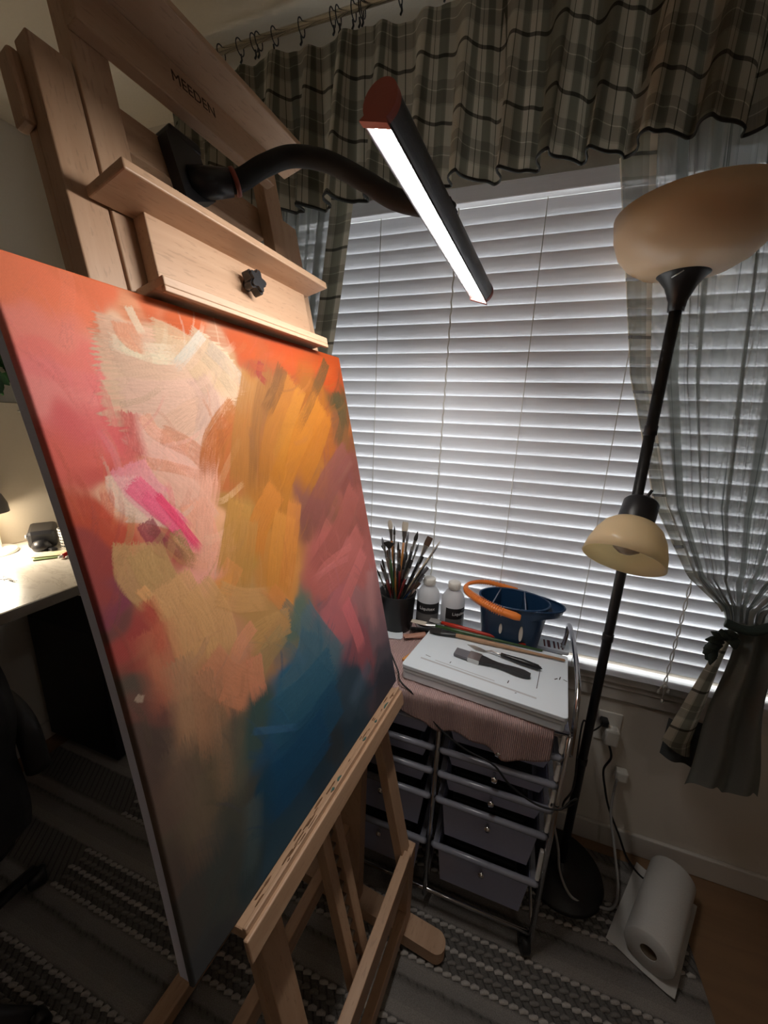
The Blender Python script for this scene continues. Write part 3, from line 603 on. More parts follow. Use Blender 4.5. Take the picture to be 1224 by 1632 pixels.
# body: grey wrapped edge, lofted with the slight pull-in of its left edge
nv = 40; vs = []; fs = []
for j in range(nv+1):
    v = lerp(.001, CH_-.001, j/nv); b = bow(0, v)
    for (u, n) in ((.0015+b, -.004), (.0015+b, -CT), (.6085, -CT), (.6085, -.004)): vs.append(EM @ Vector((u, v, n)))
for j in range(nv):
    for k in range(4): fs.append((4*j+k, 4*j+(k+1) % 4, 4*j+4+(k+1) % 4, 4*j+4+k))
fs += [(3, 2, 1, 0), tuple(4*nv+k for k in range(4))]
sub(cv, 'canvas_edge', M_greyedge, MB().add(vs, fs), label='grey unpainted wrapped edge')
PAINT = {"base": [[0.023, 0.803, [0.9, 0.221, 0.102]], [0.051, 0.798, [0.9, 0.209, 0.097]], [0.091, 0.798, [0.781, 0.169, 0.068]], [0.147, 0.797, [0.642, 0.133, 0.039]], [0.208, 0.797, [0.529, 0.091, 0.012]], [0.298, 0.794, [0.404, 0.06, 0.004]], [0.403, 0.794, [0.373, 0.048, 0.003]], [0.573, 0.79, [0.332, 0.044, 0.003]], [0.597, 0.744, [0.272, 0.043, 0.008]], [0.024, 0.75, [0.9, 0.263, 0.197]], [0.045, 0.73, [0.9, 0.218, 0.175]], [0.042, 0.693, [0.9, 0.229, 0.213]], [0.028, 0.679, [0.9, 0.279, 0.246]], [0.042, 0.648, [0.776, 0.138, 0.136]], [0.026, 0.617, [0.792, 0.152, 0.116]], [0.043, 0.602, [0.68, 0.115, 0.092]], [0.045, 0.561, [0.582, 0.085, 0.044]], [0.031, 0.53, [0.571, 0.09, 0.045]], [0.02, 0.513, [0.367, 0.067, 0.059]], [0.029, 0.475, [0.271, 0.06, 0.094]], [0.017, 0.452, [0.204, 0.077, 0.068]], [0.033, 0.437, [0.417, 0.073, 0.062]], [0.041, 0.388, [0.323, 0.072, 0.057]], [0.027, 0.374, [0.121, 0.093, 0.072]], [0.038, 0.319, [0.191, 0.084, 0.067]], [0.02, 0.294, [0.109, 0.073, 0.06]], [0.018, 0.216, [0.143, 0.095, 0.072]], [0.017, 0.089, [0.076, 0.068, 0.06]], [0.019, 0.003, [0.056, 0.058, 0.06]], [0.019, 0.13, [0.104, 0.074, 0.059]], [0.086, 0.751, [0.77, 0.492, 0.325]], [0.114, 0.785, [0.719, 0.288, 0.142]], [0.154, 0.765, [0.61, 0.402, 0.253]], [0.232, 0.772, [0.469, 0.3, 0.189]], [0.085, 0.697, [0.807, 0.506, 0.426]], [0.134, 0.686, [0.695, 0.392, 0.318]], [0.189, 0.69, [0.542, 0.34, 0.247]], [0.274, 0.733, [0.422, 0.246, 0.117]], [0.11, 0.625, [0.774, 0.37, 0.252]], [0.152, 0.59, [0.778, 0.418, 0.298]], [0.06, 0.572, [0.9, 0.498, 0.328]], [0.16, 0.511, [0.874, 0.44, 0.24]], [0.122, 0.479, [0.9, 0.391, 0.292]], [0.096, 0.511, [0.492, 0.105, 0.083]], [0.331, 0.766, [0.289, 0.064, 0.015]], [0.202, 0.584, [0.492, 0.143, 0.041]], [0.228, 0.637, [0.456, 0.124, 0.022]], [0.341, 0.699, [0.279, 0.105, 0.017]], [0.371, 0.745, [0.182, 0.057, 0.012]], [0.389, 0.634, [0.387, 0.13, 0.011]], [0.474, 0.708, [0.258, 0.081, 0.008]], [0.494, 0.631, [0.29, 0.084, 0.012]], [0.568, 0.7, [0.061, 0.041, 0.012]], [0.557, 0.63, [0.178, 0.063, 0.021]], [0.424, 0.559, [0.332, 0.116, 0.019]], [0.29, 0.532, [0.436, 0.164, 0.025]], [0.206, 0.518, [0.444, 0.215, 0.051]], [0.204, 0.471, [0.454, 0.253, 0.05]], [0.28, 0.448, [0.563, 0.226, 0.044]], [0.161, 0.439, [0.674, 0.307, 0.073]], [0.276, 0.383, [0.664, 0.276, 0.072]], [0.201, 0.373, [0.538, 0.288, 0.099]], [0.232, 0.338, [0.41, 0.22, 0.097]], [0.409, 0.511, [0.22, 0.081, 0.059]], [0.541, 0.546, [0.195, 0.057, 0.045]], [0.533, 0.446, [0.303, 0.09, 0.072]], [0.526, 0.344, [0.49, 0.144, 0.13]], [0.409, 0.383, [0.443, 0.118, 0.1]], [0.356, 0.351, [0.472, 0.126, 0.103]], [0.55, 0.243, [0.411, 0.18, 0.18]], [0.558, 0.175, [0.239, 0.138, 0.156]], [0.429, 0.267, [0.534, 0.159, 0.169]], [0.497, 0.144, [0.333, 0.1, 0.116]], [0.555, 0.077, [0.106, 0.084, 0.103]], [0.554, 0.028, [0.045, 0.047, 0.065]], [0.293, 0.331, [0.133, 0.185, 0.141]], [0.328, 0.265, [0.047, 0.132, 0.182]], [0.348, 0.202, [0.052, 0.132, 0.192]], [0.245, 0.231, [0.031, 0.14, 0.238]], [0.156, 0.219, [0.06, 0.108, 0.099]], [0.29, 0.152, [0.014, 0.081, 0.159]], [0.239, 0.107, [0.009, 0.065, 0.142]], [0.165, 0.117, [0.017, 0.069, 0.118]], [0.194, 0.167, [0.02, 0.096, 0.191]], [0.407, 0.096, [0.04, 0.073, 0.103]], [0.378, 0.016, [0.019, 0.051, 0.08]], [0.161, 0.01, [0.026, 0.073, 0.111]], [0.281, 0.006, [0.018, 0.049, 0.077]], [0.1, 0.029, [0.036, 0.06, 0.068]], [0.336, 0.037, [0.031, 0.046, 0.058]], [0.062, 0.499, [0.56, 0.318, 0.136]], [0.05, 0.466, [0.58, 0.31, 0.136]], [0.09, 0.425, [0.643, 0.33, 0.144]], [0.107, 0.356, [0.573, 0.273, 0.131]], [0.062, 0.383, [0.5, 0.222, 0.119]], [0.157, 0.347, [0.672, 0.302, 0.179]], [0.153, 0.291, [0.684, 0.275, 0.146]], [0.203, 0.29, [0.452, 0.236, 0.107]], [0.072, 0.293, [0.317, 0.165, 0.095]], [0.101, 0.298, [0.395, 0.186, 0.096]], [0.075, 0.203, [0.153, 0.117, 0.076]], [0.122, 0.226, [0.145, 0.119, 0.087]], [0.105, 0.125, [0.089, 0.088, 0.071]], [0.056, 0.065, [0.068, 0.076, 0.068]], [0.038, 0.169, [0.13, 0.103, 0.071]]], "strokes": [{"p": [[0.027, 0.779], [0.073, 0.774], [0.063, 0.708], [0.063, 0.648], [0.031, 0.648], [0.024, 0.727]], "c": [0.9, 0.254, 0.176], "poly": 1, "a": 0.4, "b": 0.6, "ang": 1.4, "edge": 0.04}, {"p": [[0.027, 0.709], [0.069, 0.709], [0.068, 0.655], [0.071, 0.613], [0.028, 0.613]], "c": [0.893, 0.212, 0.209], "poly": 1, "a": 0.5, "b": 0.6, "ang": 0.2, "edge": 0.03}, {"p": [[0.112, 0.805], [0.21, 0.806], [0.424, 0.803], [0.603, 0.801], [0.56, 0.754], [0.314, 0.758], [0.202, 0.775], [0.111, 0.774]], "c": [0.422, 0.072, 0.007], "poly": 1, "a": 0.5, "b": 0.6, "ang": 0.1, "edge": 0.02}, {"p": [[0.072, 0.76], [0.107, 0.766], [0.158, 0.78], [0.202, 0.78], [0.231, 0.795], [0.274, 0.768], [0.29, 0.714], [0.224, 0.664], [0.195, 0.638], [0.161, 0.622], [0.119, 0.628], [0.09, 0.622], [0.083, 0.65], [0.066, 0.653], [0.056, 0.669]], "c": [0.694, 0.452, 0.302], "poly": 1, "a": 0.95, "b": 0.5, "ang": 0.1}, {"p": [[0.084, 0.648], [0.114, 0.64], [0.208, 0.647], [0.196, 0.585], [0.169, 0.543], [0.171, 0.495], [0.14, 0.439], [0.126, 0.494], [0.102, 0.565], [0.087, 0.608]], "c": [0.85, 0.441, 0.328], "poly": 1, "a": 0.9, "b": 0.6, "ang": 1.2}, {"p": [[0.054, 0.604], [0.061, 0.601], [0.07, 0.585], [0.078, 0.55], [0.045, 0.562]], "c": [0.9, 0.599, 0.461], "poly": 1, "a": 0.95, "b": 0.8, "ang": 0.2}, {"p": [[0.051, 0.642], [0.055, 0.601], [0.046, 0.562], [0.077, 0.548], [0.092, 0.528], [0.056, 0.53], [0.028, 0.544], [0.031, 0.59]], "c": [0.9, 0.252, 0.087], "poly": 1, "a": 0.45, "b": 0.6, "ang": 1.3, "edge": 0.02}, {"p": [[0.076, 0.762], [0.16, 0.755], [0.219, 0.727]], "c": [0.595, 0.17, 0.073], "w": 0.03, "a": 0.5, "soft": True}, {"auto": 120, "v0": 0.0, "v1": 0.8, "ang": 1.0}, {"p": [[0.081, 0.757], [0.121, 0.755], [0.173, 0.753]], "c": [0.688, 0.411, 0.282], "w": 0.055, "a": 0.9, "b": 0.5}, {"p": [[0.096, 0.712], [0.153, 0.726], [0.231, 0.728]], "c": [0.635, 0.402, 0.281], "w": 0.09, "a": 0.9, "b": 0.3}, {"p": [[0.087, 0.676], [0.149, 0.679], [0.232, 0.692]], "c": [0.692, 0.426, 0.322], "w": 0.08, "a": 0.9, "b": 0.3}, {"p": [[0.148, 0.771], [0.197, 0.757], [0.232, 0.692]], "c": [0.564, 0.384, 0.23], "w": 0.05, "a": 0.8, "b": 0.5}, {"p": [[0.203, 0.779], [0.238, 0.756], [0.278, 0.705]], "c": [0.501, 0.358, 0.229], "w": 0.045, "a": 0.9, "b": 0.6}, {"p": [[0.232, 0.772], [0.27, 0.742], [0.294, 0.711]], "c": [0.438, 0.337, 0.252], "w": 0.028, "a": 0.85, "b": 0.7}, {"p": [[0.092, 0.752], [0.126, 0.748], [0.187, 0.756]], "c": [0.771, 0.609, 0.44], "w": 0.022, "a": 0.8, "b": 0.9}, {"p": [[0.101, 0.749], [0.136, 0.741], [0.18, 0.745]], "c": [0.753, 0.634, 0.442], "w": 0.014, "a": 0.8, "b": 0.9}, {"p": [[0.112, 0.777], [0.115, 0.761], [0.132, 0.757]], "c": [0.716, 0.288, 0.156], "w": 0.03, "a": 0.8, "b": 0.5}, {"p": [[0.124, 0.798], [0.129, 0.781], [0.133, 0.768]], "c": [0.724, 0.538, 0.377], "w": 0.012, "a": 0.85, "b": 0.4}, {"p": [[0.226, 0.788], [0.193, 0.757], [0.165, 0.732]], "c": [0.573, 0.513, 0.433], "w": 0.016, "a": 0.9, "b": 0.6}, {"p": [[0.232, 0.692], [0.174, 0.672], [0.122, 0.64]], "c": [0.661, 0.395, 0.274], "w": 0.04, "a": 0.8, "b": 0.7}, {"p": [[0.088, 0.655], [0.118, 0.625], [0.15, 0.582]], "c": [0.844, 0.474, 0.384], "w": 0.05, "a": 0.8, "b": 0.5}, {"p": [[0.23, 0.706], [0.187, 0.647], [0.154, 0.598]], "c": [0.66, 0.427, 0.324], "w": 0.03, "a": 0.8, "b": 0.7}, {"p": [[0.198, 0.724], [0.21, 0.691], [0.185, 0.638]], "c": [0.509, 0.317, 0.251], "w": 0.04, "a": 0.6, "b": 0.6}, {"p": [[0.104, 0.603], [0.137, 0.567], [0.162, 0.519]], "c": [0.834, 0.455, 0.339], "w": 0.05, "a": 0.85, "b": 0.4}, {"p": [[0.061, 0.6], [0.06, 0.576], [0.085, 0.557]], "c": [0.9, 0.617, 0.482], "w": 0.04, "a": 0.9, "b": 0.6}, {"p": [[0.055, 0.562], [0.084, 0.553], [0.135, 0.526]], "c": [0.9, 0.619, 0.486], "w": 0.03, "a": 0.8, "b": 0.7}, {"p": [[0.143, 0.558], [0.148, 0.505], [0.137, 0.457]], "c": [0.9, 0.399, 0.264], "w": 0.05, "a": 0.85, "b": 0.4}, {"p": [[0.181, 0.586], [0.157, 0.538], [0.135, 0.475]], "c": [0.857, 0.417, 0.291], "w": 0.03, "a": 0.7, "b": 0.6}, {"p": [[0.124, 0.647], [0.162, 0.626], [0.184, 0.599]], "c": [0.571, 0.182, 0.081], "w": 0.03, "a": 0.6, "b": 0.8}, {"p": [[0.085, 0.616], [0.129, 0.604], [0.171, 0.588]], "c": [0.743, 0.259, 0.137], "w": 0.016, "a": 0.6, "b": 0.9}, {"p": [[0.106, 0.67], [0.116, 0.648], [0.147, 0.639]], "c": [0.803, 0.342, 0.209], "w": 0.02, "a": 0.6, "b": 0.8}, {"p": [[0.087, 0.673], [0.084, 0.641], [0.087, 0.615]], "c": [0.606, 0.098, 0.089], "w": 0.035, "a": 0.85, "soft": True}, {"auto": 160, "v0": 0.45, "v1": 0.78, "ang": 0.9}, {"p": [[0.071, 0.613], [0.08, 0.583], [0.1, 0.557]], "c": [0.9, 0.332, 0.391], "w": 0.05, "a": 0.7, "b": 0.5}, {"p": [[0.069, 0.592], [0.093, 0.559], [0.124, 0.52]], "c": [0.9, 0.162, 0.262], "w": 0.03, "a": 0.95, "b": 0.5}, {"p": [[0.079, 0.576], [0.103, 0.537], [0.135, 0.487]], "c": [0.9, 0.138, 0.25], "w": 0.016, "a": 0.9, "b": 0.6}, {"p": [[0.096, 0.573], [0.118, 0.53], [0.138, 0.491]], "c": [0.885, 0.074, 0.175], "w": 0.012, "a": 0.9, "b": 0.5}, {"p": [[0.071, 0.545], [0.081, 0.516], [0.095, 0.5]], "c": [0.311, 0.037, 0.072], "w": 0.026, "a": 0.8, "b": 0.5}, {"p": [[0.106, 0.525], [0.114, 0.498], [0.121, 0.475]], "c": [0.419, 0.266, 0.105], "w": 0.018, "a": 0.9, "b": 0.9}, {"p": [[0.093, 0.516], [0.108, 0.492], [0.131, 0.476]], "c": [0.502, 0.224, 0.091], "w": 0.022, "a": 0.7, "b": 0.8}, {"p": [[0.076, 0.536], [0.097, 0.509], [0.114, 0.482]], "c": [0.252, 0.078, 0.063], "w": 0.014, "a": 0.6, "b": 0.8}, {"p": [[0.26, 0.685], [0.206, 0.638], [0.181, 0.586]], "c": [0.437, 0.137, 0.026], "w": 0.045, "a": 0.85, "b": 0.7}, {"p": [[0.236, 0.665], [0.19, 0.621], [0.172, 0.574]], "c": [0.452, 0.119, 0.025], "w": 0.03, "a": 0.8, "b": 0.9}, {"p": [[0.252, 0.637], [0.202, 0.584], [0.181, 0.551]], "c": [0.589, 0.258, 0.105], "w": 0.012, "a": 0.7, "b": 0.9}, {"p": [[0.239, 0.57], [0.198, 0.552], [0.173, 0.552]], "c": [0.78, 0.456, 0.227], "w": 0.01, "a": 0.8, "b": 0.9}, {"p": [[0.316, 0.738], [0.265, 0.636], [0.231, 0.542]], "c": [0.362, 0.147, 0.027], "w": 0.06, "a": 0.85, "b": 0.5}, {"p": [[0.358, 0.754], [0.306, 0.656], [0.266, 0.546]], "c": [0.254, 0.101, 0.023], "w": 0.05, "a": 0.8, "b": 0.6}, {"p": [[0.423, 0.74], [0.338, 0.635], [0.294, 0.542]], "c": [0.371, 0.133, 0.016], "w": 0.07, "a": 0.85, "b": 0.5}, {"p": [[0.496, 0.709], [0.386, 0.622], [0.308, 0.54]], "c": [0.419, 0.146, 0.012], "w": 0.06, "a": 0.85, "b": 0.5}, {"p": [[0.511, 0.684], [0.44, 0.607], [0.36, 0.543]], "c": [0.402, 0.135, 0.012], "w": 0.05, "a": 0.8, "b": 0.5}, {"p": [[0.439, 0.73], [0.366, 0.645], [0.318, 0.571]], "c": [0.427, 0.166, 0.016], "w": 0.03, "a": 0.6, "b": 0.8}, {"p": [[0.339, 0.767], [0.328, 0.745], [0.343, 0.731]], "c": [0.248, 0.025, 0.016], "w": 0.014, "a": 0.8, "b": 0.5}, {"p": [[0.314, 0.766], [0.321, 0.757], [0.351, 0.757]], "c": [0.314, 0.053, 0.012], "w": 0.012, "a": 0.7, "b": 0.5}, {"p": [[0.394, 0.765], [0.364, 0.723], [0.319, 0.677]], "c": [0.137, 0.055, 0.012], "w": 0.03, "a": 0.7, "b": 0.7}, {"p": [[0.551, 0.8], [0.519, 0.763], [0.48, 0.727]], "c": [0.095, 0.047, 0.01], "w": 0.026, "a": 0.9, "b": 0.6}, {"p": [[0.524, 0.777], [0.463, 0.707], [0.393, 0.645]], "c": [0.136, 0.055, 0.012], "w": 0.022, "a": 0.6, "b": 0.8}, {"p": [[0.567, 0.735], [0.577, 0.686], [0.581, 0.643]], "c": [0.058, 0.042, 0.015], "w": 0.034, "a": 0.9, "b": 0.7}, {"p": [[0.596, 0.716], [0.567, 0.658], [0.523, 0.61]], "c": [0.087, 0.053, 0.018], "w": 0.03, "a": 0.8, "b": 0.8}, {"p": [[0.595, 0.658], [0.547, 0.602], [0.472, 0.567]], "c": [0.167, 0.069, 0.021], "w": 0.03, "a": 0.7, "b": 0.8}, {"p": [[0.619, 0.717], [0.615, 0.673], [0.588, 0.629]], "c": [0.32, 0.086, 0.02], "w": 0.016, "a": 0.7, "b": 0.7}, {"p": [[0.312, 0.55], [0.251, 0.498], [0.222, 0.445]], "c": [0.576, 0.202, 0.033], "w": 0.05, "a": 0.85, "b": 0.5}, {"p": [[0.225, 0.543], [0.194, 0.484], [0.166, 0.437]], "c": [0.547, 0.262, 0.061], "w": 0.05, "a": 0.9, "b": 0.5}, {"p": [[0.235, 0.512], [0.205, 0.451], [0.179, 0.403]], "c": [0.532, 0.254, 0.066], "w": 0.04, "a": 0.8, "b": 0.6}, {"p": [[0.322, 0.504], [0.284, 0.436], [0.259, 0.379]], "c": [0.636, 0.253, 0.046], "w": 0.06, "a": 0.85, "b": 0.4}, {"p": [[0.353, 0.521], [0.313, 0.438], [0.27, 0.364]], "c": [0.636, 0.223, 0.047], "w": 0.04, "a": 0.7, "b": 0.6}, {"p": [[0.249, 0.394], [0.274, 0.351], [0.28, 0.331]], "c": [0.75, 0.249, 0.072], "w": 0.03, "a": 0.4, "b": 0.5}, {"p": [[0.188, 0.457], [0.158, 0.43], [0.151, 0.424]], "c": [0.9, 0.324, 0.108], "w": 0.04, "a": 0.35, "b": 0.5}, {"p": [[0.574, 0.6], [0.459, 0.529], [0.371, 0.458]], "c": [0.222, 0.07, 0.056], "w": 0.07, "a": 0.8, "b": 0.4}, {"p": [[0.572, 0.512], [0.474, 0.431], [0.363, 0.374]], "c": [0.344, 0.097, 0.077], "w": 0.06, "a": 0.8, "b": 0.5}, {"p": [[0.564, 0.409], [0.448, 0.357], [0.335, 0.348]], "c": [0.518, 0.147, 0.127], "w": 0.06, "a": 0.8, "b": 0.5}, {"p": [[0.563, 0.363], [0.486, 0.314], [0.418, 0.272]], "c": [0.648, 0.187, 0.171], "w": 0.04, "a": 0.8, "b": 0.6}, {"p": [[0.514, 0.392], [0.409, 0.383], [0.349, 0.36]], "c": [0.631, 0.181, 0.16], "w": 0.018, "a": 0.7, "b": 0.9}, {"p": [[0.492, 0.37], [0.418, 0.374], [0.362, 0.368]], "c": [0.644, 0.193, 0.179], "w": 0.014, "a": 0.6, "b": 0.9}, {"p": [[0.577, 0.312], [0.556, 0.24], [0.553, 0.161]], "c": [0.543, 0.255, 0.245], "w": 0.06, "a": 0.7, "soft": True}, {"p": [[0.449, 0.286], [0.473, 0.202], [0.479, 0.154]], "c": [0.733, 0.188, 0.201], "w": 0.04, "a": 0.85, "b": 0.5}, {"p": [[0.581, 0.578], [0.528, 0.547], [0.484, 0.532]], "c": [0.239, 0.094, 0.065], "w": 0.01, "a": 0.5, "b": 0.9}, {"p": [[0.309, 0.323], [0.345, 0.256], [0.396, 0.173]], "c": [0.11, 0.178, 0.211], "w": 0.07, "a": 0.85, "b": 0.5}, {"p": [[0.331, 0.276], [0.276, 0.222], [0.208, 0.211]], "c": [0.073, 0.158, 0.213], "w": 0.08, "a": 0.85, "b": 0.5}, {"p": [[0.367, 0.191], [0.263, 0.183], [0.174, 0.194]], "c": [0.035, 0.13, 0.205], "w": 0.09, "a": 0.85, "b": 0.4}, {"p": [[0.366, 0.124], [0.259, 0.114], [0.17, 0.134]], "c": [0.019, 0.092, 0.17], "w": 0.09, "a": 0.8, "b": 0.4}, {"p": [[0.312, 0.097], [0.217, 0.091], [0.147, 0.102]], "c": [0.012, 0.076, 0.162], "w": 0.09, "a": 0.8, "b": 0.4}, {"p": [[0.153, 0.209], [0.198, 0.179], [0.251, 0.144]], "c": [0.058, 0.171, 0.324], "w": 0.012, "a": 0.7, "b": 0.8}, {"p": [[0.5, 0.111], [0.433, 0.092], [0.398, 0.073]], "c": [0.085, 0.138, 0.196], "w": 0.06, "a": 0.7, "soft": True}, {"p": [[0.269, 0.359], [0.29, 0.32], [0.273, 0.294]], "c": [0.135, 0.188, 0.147], "w": 0.03, "a": 0.7, "b": 0.7}, {"p": [[0.052, 0.524], [0.046, 0.49], [0.062, 0.454]], "c": [0.616, 0.353, 0.154], "w": 0.05, "a": 0.9, "b": 0.5}, {"p": [[0.063, 0.514], [0.07, 0.473], [0.089, 0.422]], "c": [0.564, 0.33, 0.134], "w": 0.05, "a": 0.85, "b": 0.5}, {"p": [[0.045, 0.472], [0.056, 0.452], [0.073, 0.429]], "c": [0.9, 0.45, 0.182], "w": 0.014, "a": 0.8, "b": 0.6}, {"p": [[0.081, 0.469], [0.094, 0.407], [0.095, 0.346]], "c": [0.731, 0.387, 0.168], "w": 0.07, "a": 0.9, "b": 0.5}, {"p": [[0.114, 0.448], [0.135, 0.386], [0.131, 0.333]], "c": [0.729, 0.389, 0.163], "w": 0.06, "a": 0.85, "b": 0.5}, {"p": [[0.147, 0.426], [0.184, 0.401], [0.244, 0.38]], "c": [0.686, 0.354, 0.135], "w": 0.04, "a": 0.8, "b": 0.6}, {"p": [[0.275, 0.328], [0.217, 0.335], [0.165, 0.333]], "c": [0.628, 0.345, 0.129], "w": 0.05, "a": 0.7, "b": 0.8}, {"p": [[0.255, 0.315], [0.206, 0.299], [0.173, 0.278]], "c": [0.44, 0.296, 0.131], "w": 0.04, "a": 0.7, "b": 0.8}, {"p": [[0.196, 0.356], [0.165, 0.342], [0.141, 0.323]], "c": [0.796, 0.328, 0.174], "w": 0.026, "a": 0.85, "b": 0.7}, {"p": [[0.183, 0.312], [0.178, 0.274], [0.178, 0.243]], "c": [0.795, 0.301, 0.165], "w": 0.036, "a": 0.8, "b": 0.6}, {"p": [[0.105, 0.349], [0.124, 0.31], [0.168, 0.261]], "c": [0.684, 0.275, 0.145], "w": 0.06, "a": 0.85, "b": 0.5}, {"p": [[0.046, 0.423], [0.047, 0.368], [0.049, 0.319]], "c": [0.641, 0.183, 0.104], "w": 0.07, "a": 0.6, "soft": True}, {"p": [[0.048, 0.456], [0.053, 0.419], [0.047, 0.384]], "c": [0.599, 0.111, 0.066], "w": 0.03, "a": 0.6, "soft": True}, {"p": [[0.067, 0.372], [0.063, 0.309], [0.058, 0.244]], "c": [0.505, 0.278, 0.153], "w": 0.06, "a": 0.8, "b": 0.6, "soft": True}, {"p": [[0.093, 0.339], [0.086, 0.273], [0.079, 0.217]], "c": [0.471, 0.237, 0.13], "w": 0.04, "a": 0.7, "b": 0.7}, {"p": [[0.107, 0.285], [0.096, 0.21], [0.088, 0.143]], "c": [0.337, 0.205, 0.12], "w": 0.05, "a": 0.6, "b": 0.8, "soft": True}, {"p": [[0.042, 0.275], [0.044, 0.189], [0.045, 0.097]], "c": [0.212, 0.146, 0.099], "w": 0.07, "a": 0.6, "b": 0.7, "soft": True}, {"p": [[0.141, 0.251], [0.118, 0.191], [0.105, 0.125]], "c": [0.159, 0.151, 0.104], "w": 0.04, "a": 0.6, "b": 0.8, "soft": True}, {"p": [[0.01, 0.359], [0.013, 0.355], [0.018, 0.352]], "c": [0.62, 0.47, 0.348], "w": 0.008, "a": 0.6, "b": 0.5}, {"p": [[0.127, 0.122], [0.111, 0.067], [0.091, 0.019]], "c": [0.111, 0.157, 0.161], "w": 0.05, "a": 0.5, "b": 0.7, "soft": True}, {"auto": 260, "v0": 0.02, "v1": 0.75, "ang": 1.1}]}
def paint_field(NU, NV):
    us = (np.arange(NU)+.5)/NU*.61; vs_ = (np.arange(NV)+.5)/NV*CH_
    U, V = np.meshgrid(us, vs_)
    r_ = np.random.default_rng(3)
    def sm(shape, cells):
        g = r_.random((cells[0]+2, cells[1]+2)); y = np.linspace(0, cells[0], shape[0]); x = np.linspace(0, cells[1], shape[1])
        yi = y.astype(int); xi = x.astype(int); fy = (y-yi)[:, None]; fx = (x-xi)[None]; fy = fy*fy*(3-2*fy); fx = fx*fx*(3-2*fx)
        return (g[np.ix_(yi, xi)]*(1-fy)*(1-fx)+g[np.ix_(yi+1, xi)]*fy*(1-fx)+g[np.ix_(yi, xi+1)]*(1-fy)*fx+g[np.ix_(yi+1, xi+1)]*fy*fx)
    # warped base
    wu = U+(sm(U.shape, (14, 10))-.5)*.05+(sm(U.shape, (40, 30))-.5)*.02; wv = V+(sm(U.shape, (14, 10))-.5)*.06+(sm(U.shape, (40, 30))-.5)*.02
    num = np.zeros(U.shape+(3,)); den = np.zeros(U.shape)
    for (u, v, c) in PAINT['base']:
        d2 = (wu-u)**2+(wv-v)**2; w_ = 1/(d2+.00012)**2.6; num += w_[..., None]*np.array(c); den += w_
    col = num/den[..., None]; hgt = np.zeros(U.shape)
    def _stroke(P, c, hw, al, bri, soft, hk):
        # densify
        pts = np.array([tuple(q) for q in spline([Vector((p[0], p[1], 0)) for p in P], 8)])[:, :2] if len(P) > 2 else np.array([P[0]+(P[1]-P[0])*t for t in np.linspace(0, 1, 10)])
        lo = pts.min(0)-hw*1.3; hi = pts.max(0)+hw*1.3
        i0, i1 = max(0, int(lo[0]/.61*NU)), min(NU, int(hi[0]/.61*NU)+1); j0, j1 = max(0, int(lo[1]/CH_*NV)), min(NV, int(hi[1]/CH_*NV)+1)
        if i1 <= i0 or j1 <= j0: return
        u = U[j0:j1, i0:i1]; v = V[j0:j1, i0:i1]; best = np.full(u.shape, 1e9); side = np.zeros(u.shape); al_ = np.zeros(u.shape)
        seg = np.linalg.norm(np.diff(pts, axis=0), axis=1); cum = np.concatenate([[0], np.cumsum(seg)]); tot = cum[-1]
        for k in range(len(pts)-1):
            a, b = pts[k], pts[k+1]; d = b-a; L2 = (d@d)+1e-12
            t = np.clip(((u-a[0])*d[0]+(v-a[1])*d[1])/L2, 0 if k else -8, 1 if k < len(pts)-2 else 9)
            dx = u-(a[0]+d[0]*t); dy = v-(a[1]+d[1]*t); dd = np.hypot(dx, dy); m_ = dd < best
            sgn = np.sign(dx*d[1]-dy*d[0]); best = np.where(m_, dd, best); side = np.where(m_, sgn*dd, side); al_ = np.where(m_, cum[k]+t*seg[k], al_)
        s = side/hw; along = al_/max(tot, 1e-6)
        nb = int(18+hw*1500)
        tab = r_.random((nb*3, 12)); ci = np.clip((s+1.4)/2.8*(nb*3-2), 0, nb*3-2.01); ri = np.clip(along*.999*10, 0, 10.9)
        c0 = ci.astype(int); r0 = ri.astype(int); fc = ci-c0; fr_ = ri-r0
        bn_ = (tab[c0, r0]*(1-fc)+tab[c0+1, r0]*fc)*(1-fr_)+(tab[c0, r0+1]*(1-fc)+tab[c0+1, r0+1]*fc)*fr_
        edge = np.clip((1.0-np.abs(s)-.10*bn_)/(.07 if not soft else .7), 0, 1)
        endf = np.clip((1-along+.05-.22*bn_*bri)/(.05+.25*bri), 0, 1)*np.clip((along+.06-.09*bn_)/.025, 0, 1)*(best < hw*1.3)
        a_ = al*edge*endf*np.clip(1.25-bri*(bn_**1.5)*1.25, 0, 1)
        shade = 1+(bn_-.5)*.55*bri
        cc = np.clip(c[None, None]*shade[..., None], 0, 1)
        col[j0:j1, i0:i1] = col[j0:j1, i0:i1]*(1-a_[..., None])+cc*a_[..., None]
        hgt[j0:j1, i0:i1] += a_*(bn_*.9+.35)*hk
